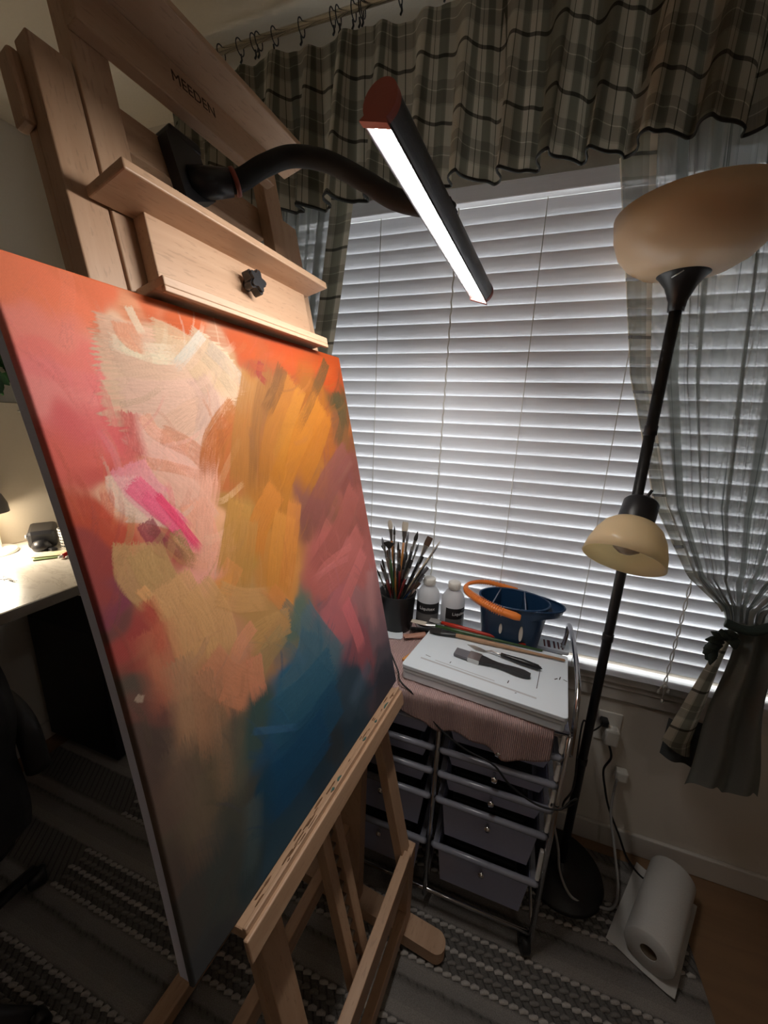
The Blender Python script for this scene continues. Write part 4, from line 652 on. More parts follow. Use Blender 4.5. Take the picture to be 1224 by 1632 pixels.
    for st in PAINT['strokes']:
        if st.get('poly'):
            Q = np.array(st['p']); ang_ = st.get('ang', 0); ca, sa = math.cos(ang_), math.sin(ang_)
            lo = Q.min(0)-.02; hi = Q.max(0)+.02
            i0, i1 = max(0, int(lo[0]/.61*NU)), min(NU, int(hi[0]/.61*NU)+1); j0, j1 = max(0, int(lo[1]/CH_*NV)), min(NV, int(hi[1]/CH_*NV)+1)
            u = U[j0:j1, i0:i1]; v = V[j0:j1, i0:i1]
            al0 = u*ca+v*sa; cr0 = -u*sa+v*ca
            tab = r_.random((400, 14)); ci = (cr0-cr0.min())/.0016 % 398; ri = (al0-al0.min())/max(1e-6, np.ptp(al0))*12.5
            c0 = ci.astype(int); r0 = ri.astype(int); fc = ci-c0; fr_ = ri-r0; fr_ = fr_*fr_*(3-2*fr_)
            bn_ = (tab[c0, r0]*(1-fc)+tab[(c0+1) % 400, r0]*fc)*(1-fr_)+(tab[c0, r0+1]*(1-fc)+tab[(c0+1) % 400, r0+1]*fc)*fr_
            inside = np.zeros(u.shape, bool); dist = np.full(u.shape, 1e9); n_ = len(Q)
            for k in range(n_):
                a, b = Q[k], Q[(k+1) % n_]; d = b-a; t = np.clip(((u-a[0])*d[0]+(v-a[1])*d[1])/(d@d), 0, 1); dist = np.minimum(dist, np.hypot(u-a[0]-d[0]*t, v-a[1]-d[1]*t))
                cond = ((a[1] > v) != (b[1] > v)); xint = a[0]+(v-a[1])*d[0]/np.where(abs(d[1]) < 1e-9, 1e-9, d[1]); inside ^= cond & (u < xint)
            sd_ = np.where(inside, dist, -dist)
            a_ = np.clip((sd_+.006-.016*bn_)/st.get('edge', .003), 0, 1)*st.get('a', .9)*np.clip(1.2-st.get('b', .5)*(bn_**1.6)*1.1, 0, 1)
            cc = np.clip(np.array(st['c'])[None, None]*(1+(bn_-.5)*.4*st.get('b', .5))[..., None], 0, 1)
            col[j0:j1, i0:i1] = col[j0:j1, i0:i1]*(1-a_[..., None])+cc*a_[..., None]; hgt[j0:j1, i0:i1] += a_*(bn_*.9+.35)
            continue
        if st.get('auto'):
            # broken brushwork picked up from the colours already on the canvas
            fld = sm((60, 60), (5, 5))
            for q_ in range(st['auto']):
                u0 = r_.random()*.61; v0 = st['v0']+r_.random()*(st['v1']-st['v0']); th = st.get('ang', 1.0)+(fld[min(59, int(v0/CH_*60)), min(59, int(u0/.61*60))]-.5)*2.6+r_.normal()*.25
                ln = .02+r_.random()*.06; wd_ = .003+r_.random()**2*.013; ii = min(NU-1, int(u0/.61*NU)); jj = min(NV-1, int(v0/CH_*NV))
                dev = 1+r_.normal()*.09; cc0 = np.clip(col[jj, ii]*dev+r_.normal(size=3)*.006, .003, .93)
                _stroke(np.array([[u0, v0], [u0+ln*.5*math.cos(th), v0+ln*.5*math.sin(th)], [u0+ln*math.cos(th+.15), v0+ln*math.sin(th+.15)]]), cc0, wd_/2, (.18+.40*r_.random()), .8, False, .8)
            continue
        _stroke(np.array(st['p']), np.array(st['c']), st['w']/2, st.get('a', .85), st.get('b', .5), st.get('soft'), st.get('h', 1.0))
    g = (r_.random(U.shape)-.5); col = np.clip(col*(1+g[..., None]*.05), 0.002, .95)
    return col, hgt
NU, NV = 520, 700
pc_, ph_ = paint_field(NU, NV)
# grid with a wrap: first / last columns and rows fold back over the edge
prof_u = [(.0, -.0085), (.0, -.003), (.0009, -.0008)]
xs = [(-1, i) for i in range(3)]+[(0, i) for i in range(NU)]+[(1, i) for i in range(3)]
def map_axis(idx, N, Lm):
    k, i = idx
    if k == 0: return lerp(.0025, Lm-.0025, (i+.5)/N), 0.0, i
    if k < 0: return (prof_u[i][0], prof_u[i][1], 0)
    q = prof_u[2-i]; return (Lm-q[0], q[1], N-1)
ax_u = [map_axis(q, NU, .61) for q in xs]; ax_v = [map_axis(q, NV, CH_) for q in [(-1, i) for i in range(3)]+[(0, i) for i in range(NV)]+[(1, i) for i in range(3)]]
co = []; cl_ = []
weave = lambda i, j: 0
for (v, nv_, jv) in ax_v:
    for (u, nu_, iu) in ax_u:
        h_ = min(nu_, nv_) + (ph_[jv, iu]*.00022 if nu_ == 0 and nv_ == 0 else 0)
        co.append((u+bow(u, v), v, h_)); cl_.append((pc_[jv, iu, 0], pc_[jv, iu, 1], pc_[jv, iu, 2], 1.0))
nx = len(ax_u); ny = len(ax_v)
idx = np.arange(nx*ny).reshape(ny, nx); quads = np.stack([idx[:-1, :-1], idx[:-1, 1:], idx[1:, 1:], idx[1:, :-1]], -1).reshape(-1, 4)
me = bpy.data.meshes.new('painted_surface')
me.vertices.add(nx*ny); me.vertices.foreach_set('co', np.array(co, dtype=np.float32).ravel())
me.loops.add(len(quads)*4); me.loops.foreach_set('vertex_index', quads.ravel().astype(np.int32))
me.polygons.add(len(quads)); me.polygons.foreach_set('loop_start', np.arange(0, len(quads)*4, 4, dtype=np.int32)); me.polygons.foreach_set('loop_total', np.full(len(quads), 4, dtype=np.int32))
me.update(calc_edges=True); me.polygons.foreach_set('use_smooth', np.ones(len(quads), dtype=bool))
at = me.color_attributes.new('paint', 'FLOAT_COLOR', 'POINT'); at.data.foreach_set('color', np.array(cl_, dtype=np.float32).ravel())
t = NT('acrylic paint on canvas'); an = t.n('ShaderNodeAttribute', attribute_name='paint')
bv_ = t.noise(900, t.obj(), 2, .6); w1 = t.n('ShaderNodeTexWave', {'Scale': 420.0, 'Distortion': .6}, bands_direction='X'); w2 = t.n('ShaderNodeTexWave', {'Scale': 420.0, 'Distortion': .6}, bands_direction='Y')
t.set(w1.inputs[0], t.obj()); t.set(w2.inputs[0], t.obj())
hh2 = t.math('ADD', t.math('MULTIPLY', w1.outputs[1], .5), t.math('ADD', t.math('MULTIPLY', w2.outputs[1], .5), bv_))
me.materials.append(t.done(t.bsdf(an.outputs['Color'], .6, 0, t.bump(hh2, .22, .0006), Specular_IOR_Level=.2)))
po = bpy.data.objects.new('painted_surface', me); C.objects.link(po); po.parent = cv; WM[po.name] = WM[cv.name].copy()


# ================================================================= LED EASEL LAMP
A = Vector((-.176, .4615, 1.7987)); B = Vector((-.1006, .888, 1.7357))
ax = (B-A).normalized(); ed = Vector((-.32, .04, -.95)); ed = (ed-ax*ed.dot(ax)).normalized(); sd = ax.cross(ed)
LM = Matrix(((ed.x, sd.x, ax.x), (ed.y, sd.y, ax.y), (ed.z, sd.z, ax.z))).to_4x4(); LM.translation = A; L = (B-A).length
lp = thing('easel_lamp', LM, 'grey LED tube lamp with coral end caps on a black gooseneck above the canvas', 'lamp')
M_house = simple('graphite anodised housing', (.10, .10, .105), .38, .7, nscale=300, namt=.1)
M_cap = simple('coral end cap', (.36, .085, .06), .45, nscale=60, namt=.05)
R_ = .0202
# housing: about 270 degrees of tube plus two lips; local x is the light direction
arc = [(R_*math.cos(a), R_*math.sin(a)) for a in np.linspace(math.radians(48), math.radians(312), 30)]
outer = [(.0190, .0185)]+arc+[(.0190, -.0185)]
inner = [(.0182, -.0168)]+[(p[0]*.88, p[1]*.88) for p in arc[::-1]]+[(.0182, .0168)]
poly = outer+inner; hb = MB(); n_ = len(poly)
vs = [LM @ Vector((p[0], p[1], .004)) for p in poly]+[LM @ Vector((p[0], p[1], L-.004)) for p in poly]
k_ = len(outer)
fs = [(i, (i+1) % n_, n_+(i+1) % n_, n_+i) for i in range(n_)]
for zz, base in ((0, 0), (1, n_)):
    for i in range(k_-1):
        fs.append((base+i, base+i+1, base+n_-2-i, base+n_-1-i))
hb.add(vs, fs); ho = sub(lp, 'housing', M_house, hb)
sub(lp, 'led_strip', emit_mat('lit LED diffuser', LED_COLOR, LED_STRENGTH), MB().cbox((.0080, -.0132, .006), (.0130, .0132, L-.006), .001, LM), label='bright white LED diffuser')
def diff_mat():
    t = NT('clear lamp cover'); return t.done(t.n('ShaderNodeMixShader', {0: .10, 1: t.n('ShaderNodeBsdfTransparent', {'Color': (.97, .98, 1, 1)}), 2: t.n('ShaderNodeBsdfGlossy', {'Color': (1, 1, 1, 1), 'Roughness': .15})}))
capp = [(R_*1.04*math.cos(a), R_*1.04*math.sin(a)) for a in np.linspace(math.radians(46), math.radians(314), 30)]+[(.0200, -.0195), (.0200, .0195)]
sub(lp, 'end_cap', M_cap, MB().prism(capp, LM, -.004, .005)); sub(lp, 'end_cap', M_cap, MB().prism(capp, LM, L-.005, L+.004))
mid = A+ax*(L*.45)-ed*.015
neck0 = E_(.275, 1.125, -.030)
r1 = Vector((-.478, .598, 1.835))
npts = spline([Vector((-.525, .560, 1.822)), r1, Vector((-.445, .629, 1.868)), Vector((-.409, .658, 1.892)), Vector((-.348, .667, 1.881)), Vector((-.276, .658, 1.840)), Vector((-.215, .654, 1.804)), mid], 10)
sub(lp, 'gooseneck', M_rubber, MB().tube(npts, .0150, 14))
t1 = (npts[12]-npts[8]).normalized()
sub(lp, 'accent_ring', M_cap, MB().lathe([(.0155, -.004), (.0195, -.003), (.0195, .003), (.0155, .004)], frame(npts[10], t1), 24))
sub(lp, 'neck_sleeve', M_blackp, MB().tube([npts[0]-t1*.005, npts[5], npts[9]], [.022, .021, .0185], 14))
sub(lp, 'swivel_mount', M_blackp, MB().tube([mid-ed*.008, mid+ed*.002], .010, 14).cbox((-.0225, -.008, L*.45-.018), (-.018, .008, L*.45+.018), .002, LM))
# clamp on the crossbar
cp_ = MB()
cp_.prism([(.285, 1.00), (.272, 1.090), (.280, 1.098), (.330, 1.090), (.338, 1.060), (.345, 1.03)], EM, -.050, -.030)
cp_.cbox((.285, 1.03, -.112), (.345, 1.112, -.080), .003, EM)
cp_.cbox((.285, 1.098, -.112), (.340, 1.112, -.034), .003, EM)
sub(lp, 'clamp', M_blackp, cp_)

# ================================================================= DRAWER CART
CX0, CXM, CX1, CY0, CY1 = -.405, -.103, .200, .842, 1.196
cart = thing('drawer_cart', (-.10, 1.03, .0), 'chrome rolling cart with two columns of frosted grey drawers by the window', 'cart')
r = .0075
for x in (CX0, CXM, CX1):
    sub(cart, 'frame_post', M_chrome, MB().tube([(x, CY0, .075), (x, CY0, .765)], r, 10))
    sub(cart, 'frame_post', M_chrome, MB().tube([(x, CY1, .075), (x, CY1, .765)], r, 10))
for y in (CY0, CY1):
    for z in (.098, .762):
        sub(cart, 'frame_rail', M_chrome, MB().tube([(CX0, y, z), (CX1, y, z)], .006, 10))
for x in (CX0, CXM, CX1):
    for z in (.098, .762): sub(cart, 'frame_rail', M_chrome, MB().tube([(x, CY0, z), (x, CY1, z)], .005, 8))
sub(cart, 'top_shelf', M_drawer, MB().cbox((CX0, CY0, .768), (CX1, CY1, .778), .003))
for x in (CX0-.004, CX1+.012):
    h = spline([(x, CY0+.015, .70), (x, CY0+.03, .80), (x+.006, CY0+.10, .855), (x+.008, CY0+.24, .880), (x+.008, CY0+.330, .880), (x+.006, CY1-.022, .84), (x, CY1-.010, .76)], 8)
    sub(cart, 'side_handle', M_chrome, MB().tube(h, .0065, 10))
rims = [.704, .621, .543, .456, .290]; deps = [.060, .056, .064, .140, .150]
def drawer(x0, x1, zr, d):
    y0 = CY0-.004; y1 = CY1-.02
    t_ = MB(); a0, a1 = x0+.026, x1-.026; b0, b1 = x0+.040, x1-.040
    top = zr-.004; bot = zr-d
    vs = [(a0, y0+.006, top), (a1, y0+.006, top), (a1, y1, top), (a0, y1, top), (b0, y0+.016, bot), (b1, y0+.016, bot), (b1, y1-.01, bot), (b0, y1-.01, bot)]
    t_.add(vs, [(0, 1, 5, 4), (1, 2, 6, 5), (2, 3, 7, 6), (3, 0, 4, 7), (4, 5, 6, 7)])
    i = .0025
    vs = [(a0+i, y0+.006+i, top), (a1-i, y0+.006+i, top), (a1-i, y1-i, top), (a0+i, y1-i, top), (b0+i, y0+.016+i, bot+i), (b1-i, y0+.016+i, bot+i), (b1-i, y1-.01-i, bot+i), (b0+i, y1-.01-i, bot+i)]
    t_.add(vs, [(4, 5, 1, 0), (5, 6, 2, 1), (6, 7, 3, 2), (7, 4, 0, 3), (7, 6, 5, 4)])
    t_.add([(a0, y0+.006, top), (a1, y0+.006, top), (a1, y1, top), (a0, y1, top), (a0+i, y0+.006+i, top), (a1-i, y0+.006+i, top), (a1-i, y1-i, top), (a0+i, y1-i, top)], [(0, 4, 5, 1), (1, 5, 6, 2), (2, 6, 7, 3), (3, 7, 4, 0)])
    dr = sub(cart, 'drawer', M_drawer, t_)
    rm = MB().tube([(x0+.012, y0, zr-.002), (x0+.016, y0-.003, zr), (x1-.016, y0-.003, zr), (x1-.012, y0, zr-.002)], .0085, 10)
    rm.cbox((x0+.012, y0, zr-.006), (x0+.026, y1, zr+.002), .001).cbox((x1-.026, y0, zr-.006), (x1-.012, y1, zr+.002), .001)
    sub(dr, 'rim', M_rim, rm)
    xm = (x0+x1)/2
    kb = MB().tube([(xm, y0+.012, zr-.034), (xm, y0-.002, zr-.034)], .004, 8)
    kb.lathe([(0, -.009), (.006, -.007), (.009, -.001), (.007, .006), (0, .008)], frame((xm, y0-.008, zr-.034), (0, -1, 0)), 16)
    sub(dr, 'knob', M_knobc, kb)
for (x0, x1) in ((CX0, CXM), (CXM, CX1)):
    for zr, d in zip(rims, deps):
        drawer(x0, x1, zr, d)
        hh_ = .062 if d < .1 else .115
        cz = zr+.012
        if x1 > .1: sub(cart, 'runner_clip', M_clip, MB().cbox((x1-.017, CY0-.008, cz), (x1-.007, CY0+.004, cz+hh_-.012), .003), label='white runner clip')
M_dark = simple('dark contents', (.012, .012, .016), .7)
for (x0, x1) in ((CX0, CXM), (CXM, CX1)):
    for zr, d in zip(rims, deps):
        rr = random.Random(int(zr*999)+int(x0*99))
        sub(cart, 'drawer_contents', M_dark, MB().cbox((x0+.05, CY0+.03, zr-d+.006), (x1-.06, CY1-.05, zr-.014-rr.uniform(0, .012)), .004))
for x in (CX0+.01, CX1-.012):
    for y in (CY0+.012, CY1-.012):
        c_ = sub(cart, 'caster', M_blackp, MB().lathe([(.004, -.011), (.024, -.013), (.0285, -.009), (.0285, .009), (.024, .013), (.004, .011)], frame((x, y, .0395), (1, .25, 0)), 20, True).cbox((x-.016, y-.014, .045), (x+.016, y+.016, .068), .006).tube([(x, y, .06), (x, y, .085)], .006, 8))
        pass

# towel draped on the cart, hanging over its front
tw = MB()
def towel(a, b):
    x = lerp(-.37, .165, a); L_ = b*.50
    hang = interp(a, [0, .3, .55, .8, 1], [.060, .060, .085, .100, .085])
    flat = .34
    if L_ < flat: y = 1.17-L_; z = .7805
    else:
        q = (L_-flat)/(.5-flat)*hang*(1.05+.10*math.sin(a*17)+.06*math.sin(a*41)); y = .829-.006*math.sin(min(1, q/.02)*1.57)-.002*math.sin(a*31); z = .7805-q-.004*math.sin(a*9)
    z += .0008*math.sin(a*60+b*20)
    return (x, y, z, a*1.1, b)
tw.grid(towel, 90, 60); tw2 = tw.build('pink_towel', M_towel, label='dusty pink textured towel hanging over the cart front under the boards', category='towel')
md = tw2.modifiers.new('thickness', 'SOLIDIFY'); md.thickness = .002; md.offset = 1

# boards
def board(z0, z1, corners, name, lab, mat=None, bev=.0022, group=None):
    n_ = len(corners); bm = bmesh.new()
    lo = [bm.verts.new((x, y, z0)) for x, y in corners]; hi = [bm.verts.new((x, y, z1)) for x, y in corners]
    bm.faces.new(lo[::-1]); bm.faces.new(hi)
    for i in range(n_): bm.faces.new((lo[i], lo[(i+1) % n_], hi[(i+1) % n_], hi[i]))
    bmesh.ops.bevel(bm, geom=[e for e in bm.edges if abs(e.verts[0].co.z-e.verts[1].co.z) > .001], offset=.010, segments=4, affect='EDGES', profile=.5)
    bmesh.ops.bevel(bm, geom=[e for e in bm.edges if abs(e.verts[0].co.z-e.verts[1].co.z) < 1e-5 and len(e.link_faces) == 2 and e.calc_face_angle(0) > .7], offset=min(bev, (z1-z0)*.4), segments=2, affect='EDGES', profile=.6)
    bm.verts.index_update(); mb = MB(); mb.add([v.co.copy() for v in bm.verts], [[v.index for v in f.verts] for f in bm.faces]); bm.free()
    return mb.build(name, mat or M_white, label=lab, category='board', **({'group': group} if group else {}))
FL, FR, BR, BL_ = (-.2235, .866), (.186, .818), (.214, 1.080), (-.180, 1.102)
board(.7835, .8050, [(FL[0]+.002, FL[1]+.004), (FR[0]-.003, FR[1]+.006), BR, BL_], 'panel_board', 'thick white board at the bottom of the stack on the cart', M_white, .003)
board(.8066, .8160, [(FL[0]+.001, FL[1]+.002), (FR[0], FR[1]+.003), BR, BL_], 'panel_board', 'thin white board in the middle of the stack on the cart')
TZ_ = .8290
tb_ = board(.8176, TZ_, [FL, FR, BR, BL_], 'panel_board', 'white paint-flecked board topmost of the stack, carrying the brushes')
# pencil marks and scuffs on the top board
mk = MB(); r_ = random.Random(9)
def mark(p, q, w_=.0008):
    p = Vector((*p, TZ_)); q = Vector((*q, TZ_)); d = (q-p).normalized(); s_ = Vector((-d.y, d.x, 0))*w_; u_ = Vector((0, 0, .0003))
    mk.add([p-s_+u_, q-s_+u_, q+s_+u_, p+s_+u_], [(0, 1, 2, 3)])
mark((.137, 1.0), (.122, .90)); mark((.168, .955), (.176, .962), .0016); mark((.180, .958), (.184, .972), .0012); mark((.190, .963), (.199, .958), .0012)
mark((.055, .905), (.052, .893), .0012); mark((-.17, .93), (-.155, .925)); mark((-.10, .918), (-.098, .926), .001); mark((.07, .862), (.074, .864), .001)
sub(tb_, 'pencil_mark', simple('dark pencil mark', (.04, .04, .045), .8), mk, kind='stuff')
mk = MB(); mark((-.18, .912), (.12, .862), .003); mark((-.14, .916), (.02, .889), .0015)
sub(tb_, 'scuff', simple('pale grey scuff', lin((196, 200, 204)), .5), mk, kind='stuff')

# things at the rear of the cart top
RZ0 = .7825
pp = board(RZ0, RZ0+.004, [(-.39, 1.02), (-.27, 1.045), (-.285, 1.10), (-.38, 1.115)], 'paper_sheet', 'folded white paper at the left end of the cart top', M_white, .001)
pp['category'] = 'paper'
board(RZ0, RZ0+.012, [(.12, 1.165), (.232, 1.158), (.236, 1.212), (.125, 1.214)], 'paint_card', 'white card with dark red stripes behind the boards', M_white, .002)['category'] = 'card'
cd = [o for o in bpy.data.objects if o.name == 'paint_card'][0]
mk = MB()
for k, (x, w_) in enumerate([(.162, .003), (.175, .0055), (.191, .0035), (.203, .003), (.214, .0028)]):
    mk.box((x-w_*.8, 1.168, RZ0+.0115), (x+w_*.8, 1.208, RZ0+.0126))
sub(cd, 'stripe', simple('dark red print', (.09, .006, .018), .6), mk, kind='stuff')
sp_ = MB().cbox((-.245, .935, RZ0), (-.200, .958, RZ0+.010), .002, T(0, 0, 0))
sp_ = MB().cbox((-.0275, -.007, 0), (.0275, .007, .008), .002, T(-.225, .965, RZ0) @ Matrix.Rotation(1.15, 4, 'Z'))
sp_.build('wooden_stick', simple('orange wood', lin((214, 150, 84)), .6), label='short orange wooden stick at the left edge of the white boards', category='stick')
# small pink and black tubes behind the brushes
def paint_tube(x, y, a, mat, lab):
    M = T(x, y, RZ0+.011) @ Matrix.Rotation(a, 4, 'Z')
    t_ = thing('paint_tube', M, lab, 'paint tube')
    q = MB(); q.grid(lambda s, v: tuple(M @ Vector((lerp(-.04, .03, v), math.cos(s*6.283)*.011, math.sin(s*6.283)*lerp(.0015, .0105, v))))+(s, v), 16, 8)
    sub(t_, 'tube_body', mat, q)
    sub(t_, 'cap', M_blackp, MB().lathe([(.004, 0), (.010, 0), (.008, .013), (0, .013)], M @ frame((.03, 0, 0), (1, 0, 0)), 14))
paint_tube(-.232, 1.070, .5, simple('salmon tube', lin((190, 140, 120)), .5), 'salmon paint tube beside the left bottle')
paint_tube(-.222, 1.109, .1, simple('charcoal tube', (.03, .03, .03), .5), 'charcoal paint tube in front of the left bottle')

# bottles
def bottle(x, y, lab, rot):
    M = T(x, y, RZ0) @ Matrix.Rotation(rot, 4, 'Z') @ Matrix.Diagonal((1.22, 1.22, 1.10, 1))
    b_ = thing('medium_bottle', T(x, y, RZ0), lab, 'bottle', 'bottles on the cart')
    sub(b_, 'bottle_body', M_bottle, MB().lathe([(0, 0), (.029, 0), (.0315, .004), (.0315, .105), (.029, .116), (.020, .132), (.0145, .138), (.0145, .143)], M, 36))
    cap = MB().lathe([(.0145, .140), (.0165, .141), (.0165, .160), (.0145, .162), (0, .162)], M, 30)
    for k in range(30):
        a = 2*math.pi*k/30; cap.cbox((-.0005, .0162, .142), (.0005, .0172, .159), .0002, M @ Matrix.Rotation(a, 4, 'Z'))
    sub(b_, 'cap', M_wh, cap)
    lb = MB(); lb.grid(lambda s, v: tuple(M @ Vector((.0319*math.sin(lerp(-1.25, 1.25, s)), -.0319*math.cos(lerp(-1.25, 1.25, s)), lerp(.012, .090, v))))+(s, v), 20, 2)
    lo = sub(b_, 'paper_label', simple('black bottle label', (.012, .012, .014), .5), lb)
    l2 = MB(); l2.grid(lambda s, v: tuple(M @ Vector((.0321*math.sin(lerp(-1.24, 1.24, s)), -.0321*math.cos(lerp(-1.24, 1.24, s)), lerp(.030, .056, v))))+(s, v), 20, 2)
    sub(lo, 'label_band', simple('grey label band', (.14, .14, .14), .5), l2)
    # curved lettering
    cu = bpy.data.curves.new('letters', 'FONT'); cu.body = 'Liquitex'; cu.size = .0135; cu.extrude = .0002; cu.align_x = 'CENTER'
    o = bpy.data.objects.new('letters', cu); C.objects.link(o); dg = bpy.context.evaluated_depsgraph_get()
    me = bpy.data.meshes.new_from_object(o.evaluated_get(dg)); bpy.data.objects.remove(o)
    q = MB(); vs = []
    for v in me.vertices:
        a = v.co.x/.0319; vs.append(M @ Vector(((.0323+v.co.z)*math.sin(a), -(.0323+v.co.z)*math.cos(a), .069+v.co.y)))
    q.add(vs, [tuple(p.vertices) for p in me.polygons]); sub(lo, 'lettering', simple('white lettering', (.75, .75, .75), .6), q)
bottle(-.219, 1.165, 'milky bottle with black label beside the jar of brushes', .14)
bottle(-.135, 1.165, 'milky bottle with black label nearest the navy bucket', .80)

# navy caddy bucket with orange grip
BC = Vector((.052, 1.142, RZ0)); bk_ = thing('paint_bucket', (BC.x, BC.y, RZ0), 'navy divided brush-washing bucket with an orange handle', 'bucket')
def ell(z, k=1.0, off=0):
    f = lerp(.80, 1.0, z/.165)*k
    return lambda a: Vector((BC.x+.103*f*math.cos(a), BC.y+.071*f*math.sin(a), RZ0+z))
q = MB(); q.grid(lambda s, v: tuple(ell(v*.165)(s*6.2832))+(s, v), 72, 10)
q.grid(lambda s, v: tuple(ell((1-v)*.163+.002, .965)(s*6.2832))+(s, v), 72, 10)
q.add([ell(.001)(k*6.2832/40) for k in range(40)], [tuple(range(39, -1, -1))]); q.add([ell(.004, .965)(k*6.2832/40) for k in range(40)], [tuple(range(40))])
body = sub(bk_, 'bucket_body', M_navy, q)
rimp = [ell(.165, 1.0)(a) for a in np.linspace(0, 2*math.pi, 61)]
M_rimn = simple('pale worn navy rim', (.16, .20, .28), .4)
sub(bk_, 'rim', M_navy, MB().tube(rimp, .0035, 8, False))
for a0, a1 in ((2.0, 4.05), (1.25, 5.05)):
    p, q2 = ell(.163, .97)(a0), ell(.163, .97)(a1); dv = (q2-p)
    d = MB(); nrm = Vector((-dv.y, dv.x, 0)).normalized()*.0016
    lo1, lo2 = ell(.01, .95)(a0), ell(.01, .95)(a1)
    d.add([p-nrm, q2-nrm, lo2-nrm, lo1-nrm, p+nrm, q2+nrm, lo2+nrm, lo1+nrm], [(0,1,2,3),(7,6,5,4),(0,4,5,1),(1,5,6,2),(2,6,7,3),(3,7,4,0)])
    dd = sub(bk_, 'divider', M_navy, d)
    sub(dd, 'divider_edge', M_rimn, MB().tube([p+Vector((0, 0, .001)), q2+Vector((0, 0, .001))], .0022, 6))
# pouring lip on the right, thick and flat
lipo = MB(); pts = []
for a in np.linspace(-1.05, 1.05, 21): pts.append((ell(.163, 1.0)(a), ell(.163, 1.0)(a)+Vector((.042*math.cos(a*1.45)**.8 if abs(a) < 1.0 else 0, 0, 0))))
vs = []; 
for p, e in pts: vs += [p, e, e-Vector((.006, 0, .022)), p-Vector((.002, 0, .030))]
fs = []
for i in range(len(pts)-1):
    b = 4*i; fs += [(b, b+1, b+5, b+4), (b+1, b+2, b+6, b+5), (b+2, b+3, b+7, b+6)]
lipo.add(vs, [fs[i] for i in range(1, len(fs), 3)]+[fs[i] for i in range(2, len(fs), 3)], True)
lipo.tube([e for p, e in pts], .0028, 6)
sub(bk_, 'brush_rest_lip', M_navy, lipo)
sub(bk_, 'slot', M_wh, MB().prism([(x*.0045, z*.016) for x, z in [(math.cos(a), math.sin(a)) for a in np.linspace(0, 6.2832, 20)[:-1]]], frame(BC+Vector((-.030, -.0640, .092)), (0, -1, 0), (1, 0, 0)), -.002, .003), label='pale slot in the bucket side')
sub(bk_, 'slot', M_wh, MB().prism([(x*.0055, z*.024) for x, z in [(math.cos(a), math.sin(a)) for a in np.linspace(0, 6.2832, 20)[:-1]]], frame(BC+Vector((.028, -.0645, .088)), (0, -1, 0), (1, 0, 0)), -.002, .003), label='pale slot in the bucket side')
hnd = spline([BC+Vector((.02, -.086, .150)), BC+Vector((-.045, -.082, .160)), BC+Vector((-.105, -.060, .171)), BC+Vector((-.145, -.018, .176)), BC+Vector((-.140, .030, .178)), BC+Vector((-.085, .068, .176)), BC+Vector((.01, .084, .160))], 10)
n_ = len(hnd); rad = [interp(i/n_, [0, .05, .3, .5, .62, .85, 1], [.0105, .0145, .0130, .0090, .0055, .0090, .0085]) for i in range(n_)]
hq = MB().tube(hnd, rad, 10, True, .75)
hn = sub(bk_, 'handle', M_orange, hq)
rg = MB()
for i in list(range(8, 30))+list(range(38, 56)):
    rg.lathe([(rad[i]*.98, -.0012), (rad[i]*1.10, 0), (rad[i]*.98, .0012)], frame(hnd[i], hnd[i+1]-hnd[i-1]), 10)
sub(hn, 'grip_rib', M_orange, rg, kind='stuff')

# jar of brushes
JC = Vector((-.318, 1.125, RZ0)); jr = thing('brush_jar', tuple(JC), 'black mesh jar packed with paintbrushes', 'jar')
q = MB().lathe([(0, 0), (.056, 0), (.062, .125), (.064, .127), (.060, .127), (.054, .004), (0, .004)], Matrix.Translation(JC), 40)
sub(jr, 'jar_body', M_blackm, q)
M_woodh = [simple('honey brush handle', lin((176, 118, 60)), .4), simple('black brush handle', (.01, .01, .012), .3), simple('dark red brush handle', (.12, .012, .012), .35), simple('grey brush handle', (.14, .13, .12), .4), simple('green brush handle', (.04, .09, .03), .35), simple('blue brush handle', (.02, .10, .28), .35), simple('pale brush handle', lin((190, 170, 140)), .5)]
M_br = [simple('pale bristles', lin((205, 195, 180)), .9, nscale=700, bump=.6), simple('dark bristles', (.02, .017, .015), .8, nscale=700, bump=.6), simple('brown bristles', (.07, .035, .02), .8, nscale=700, bump=.6), simple('grey bristles', (.16, .16, .18), .85, nscale=700, bump=.6)]
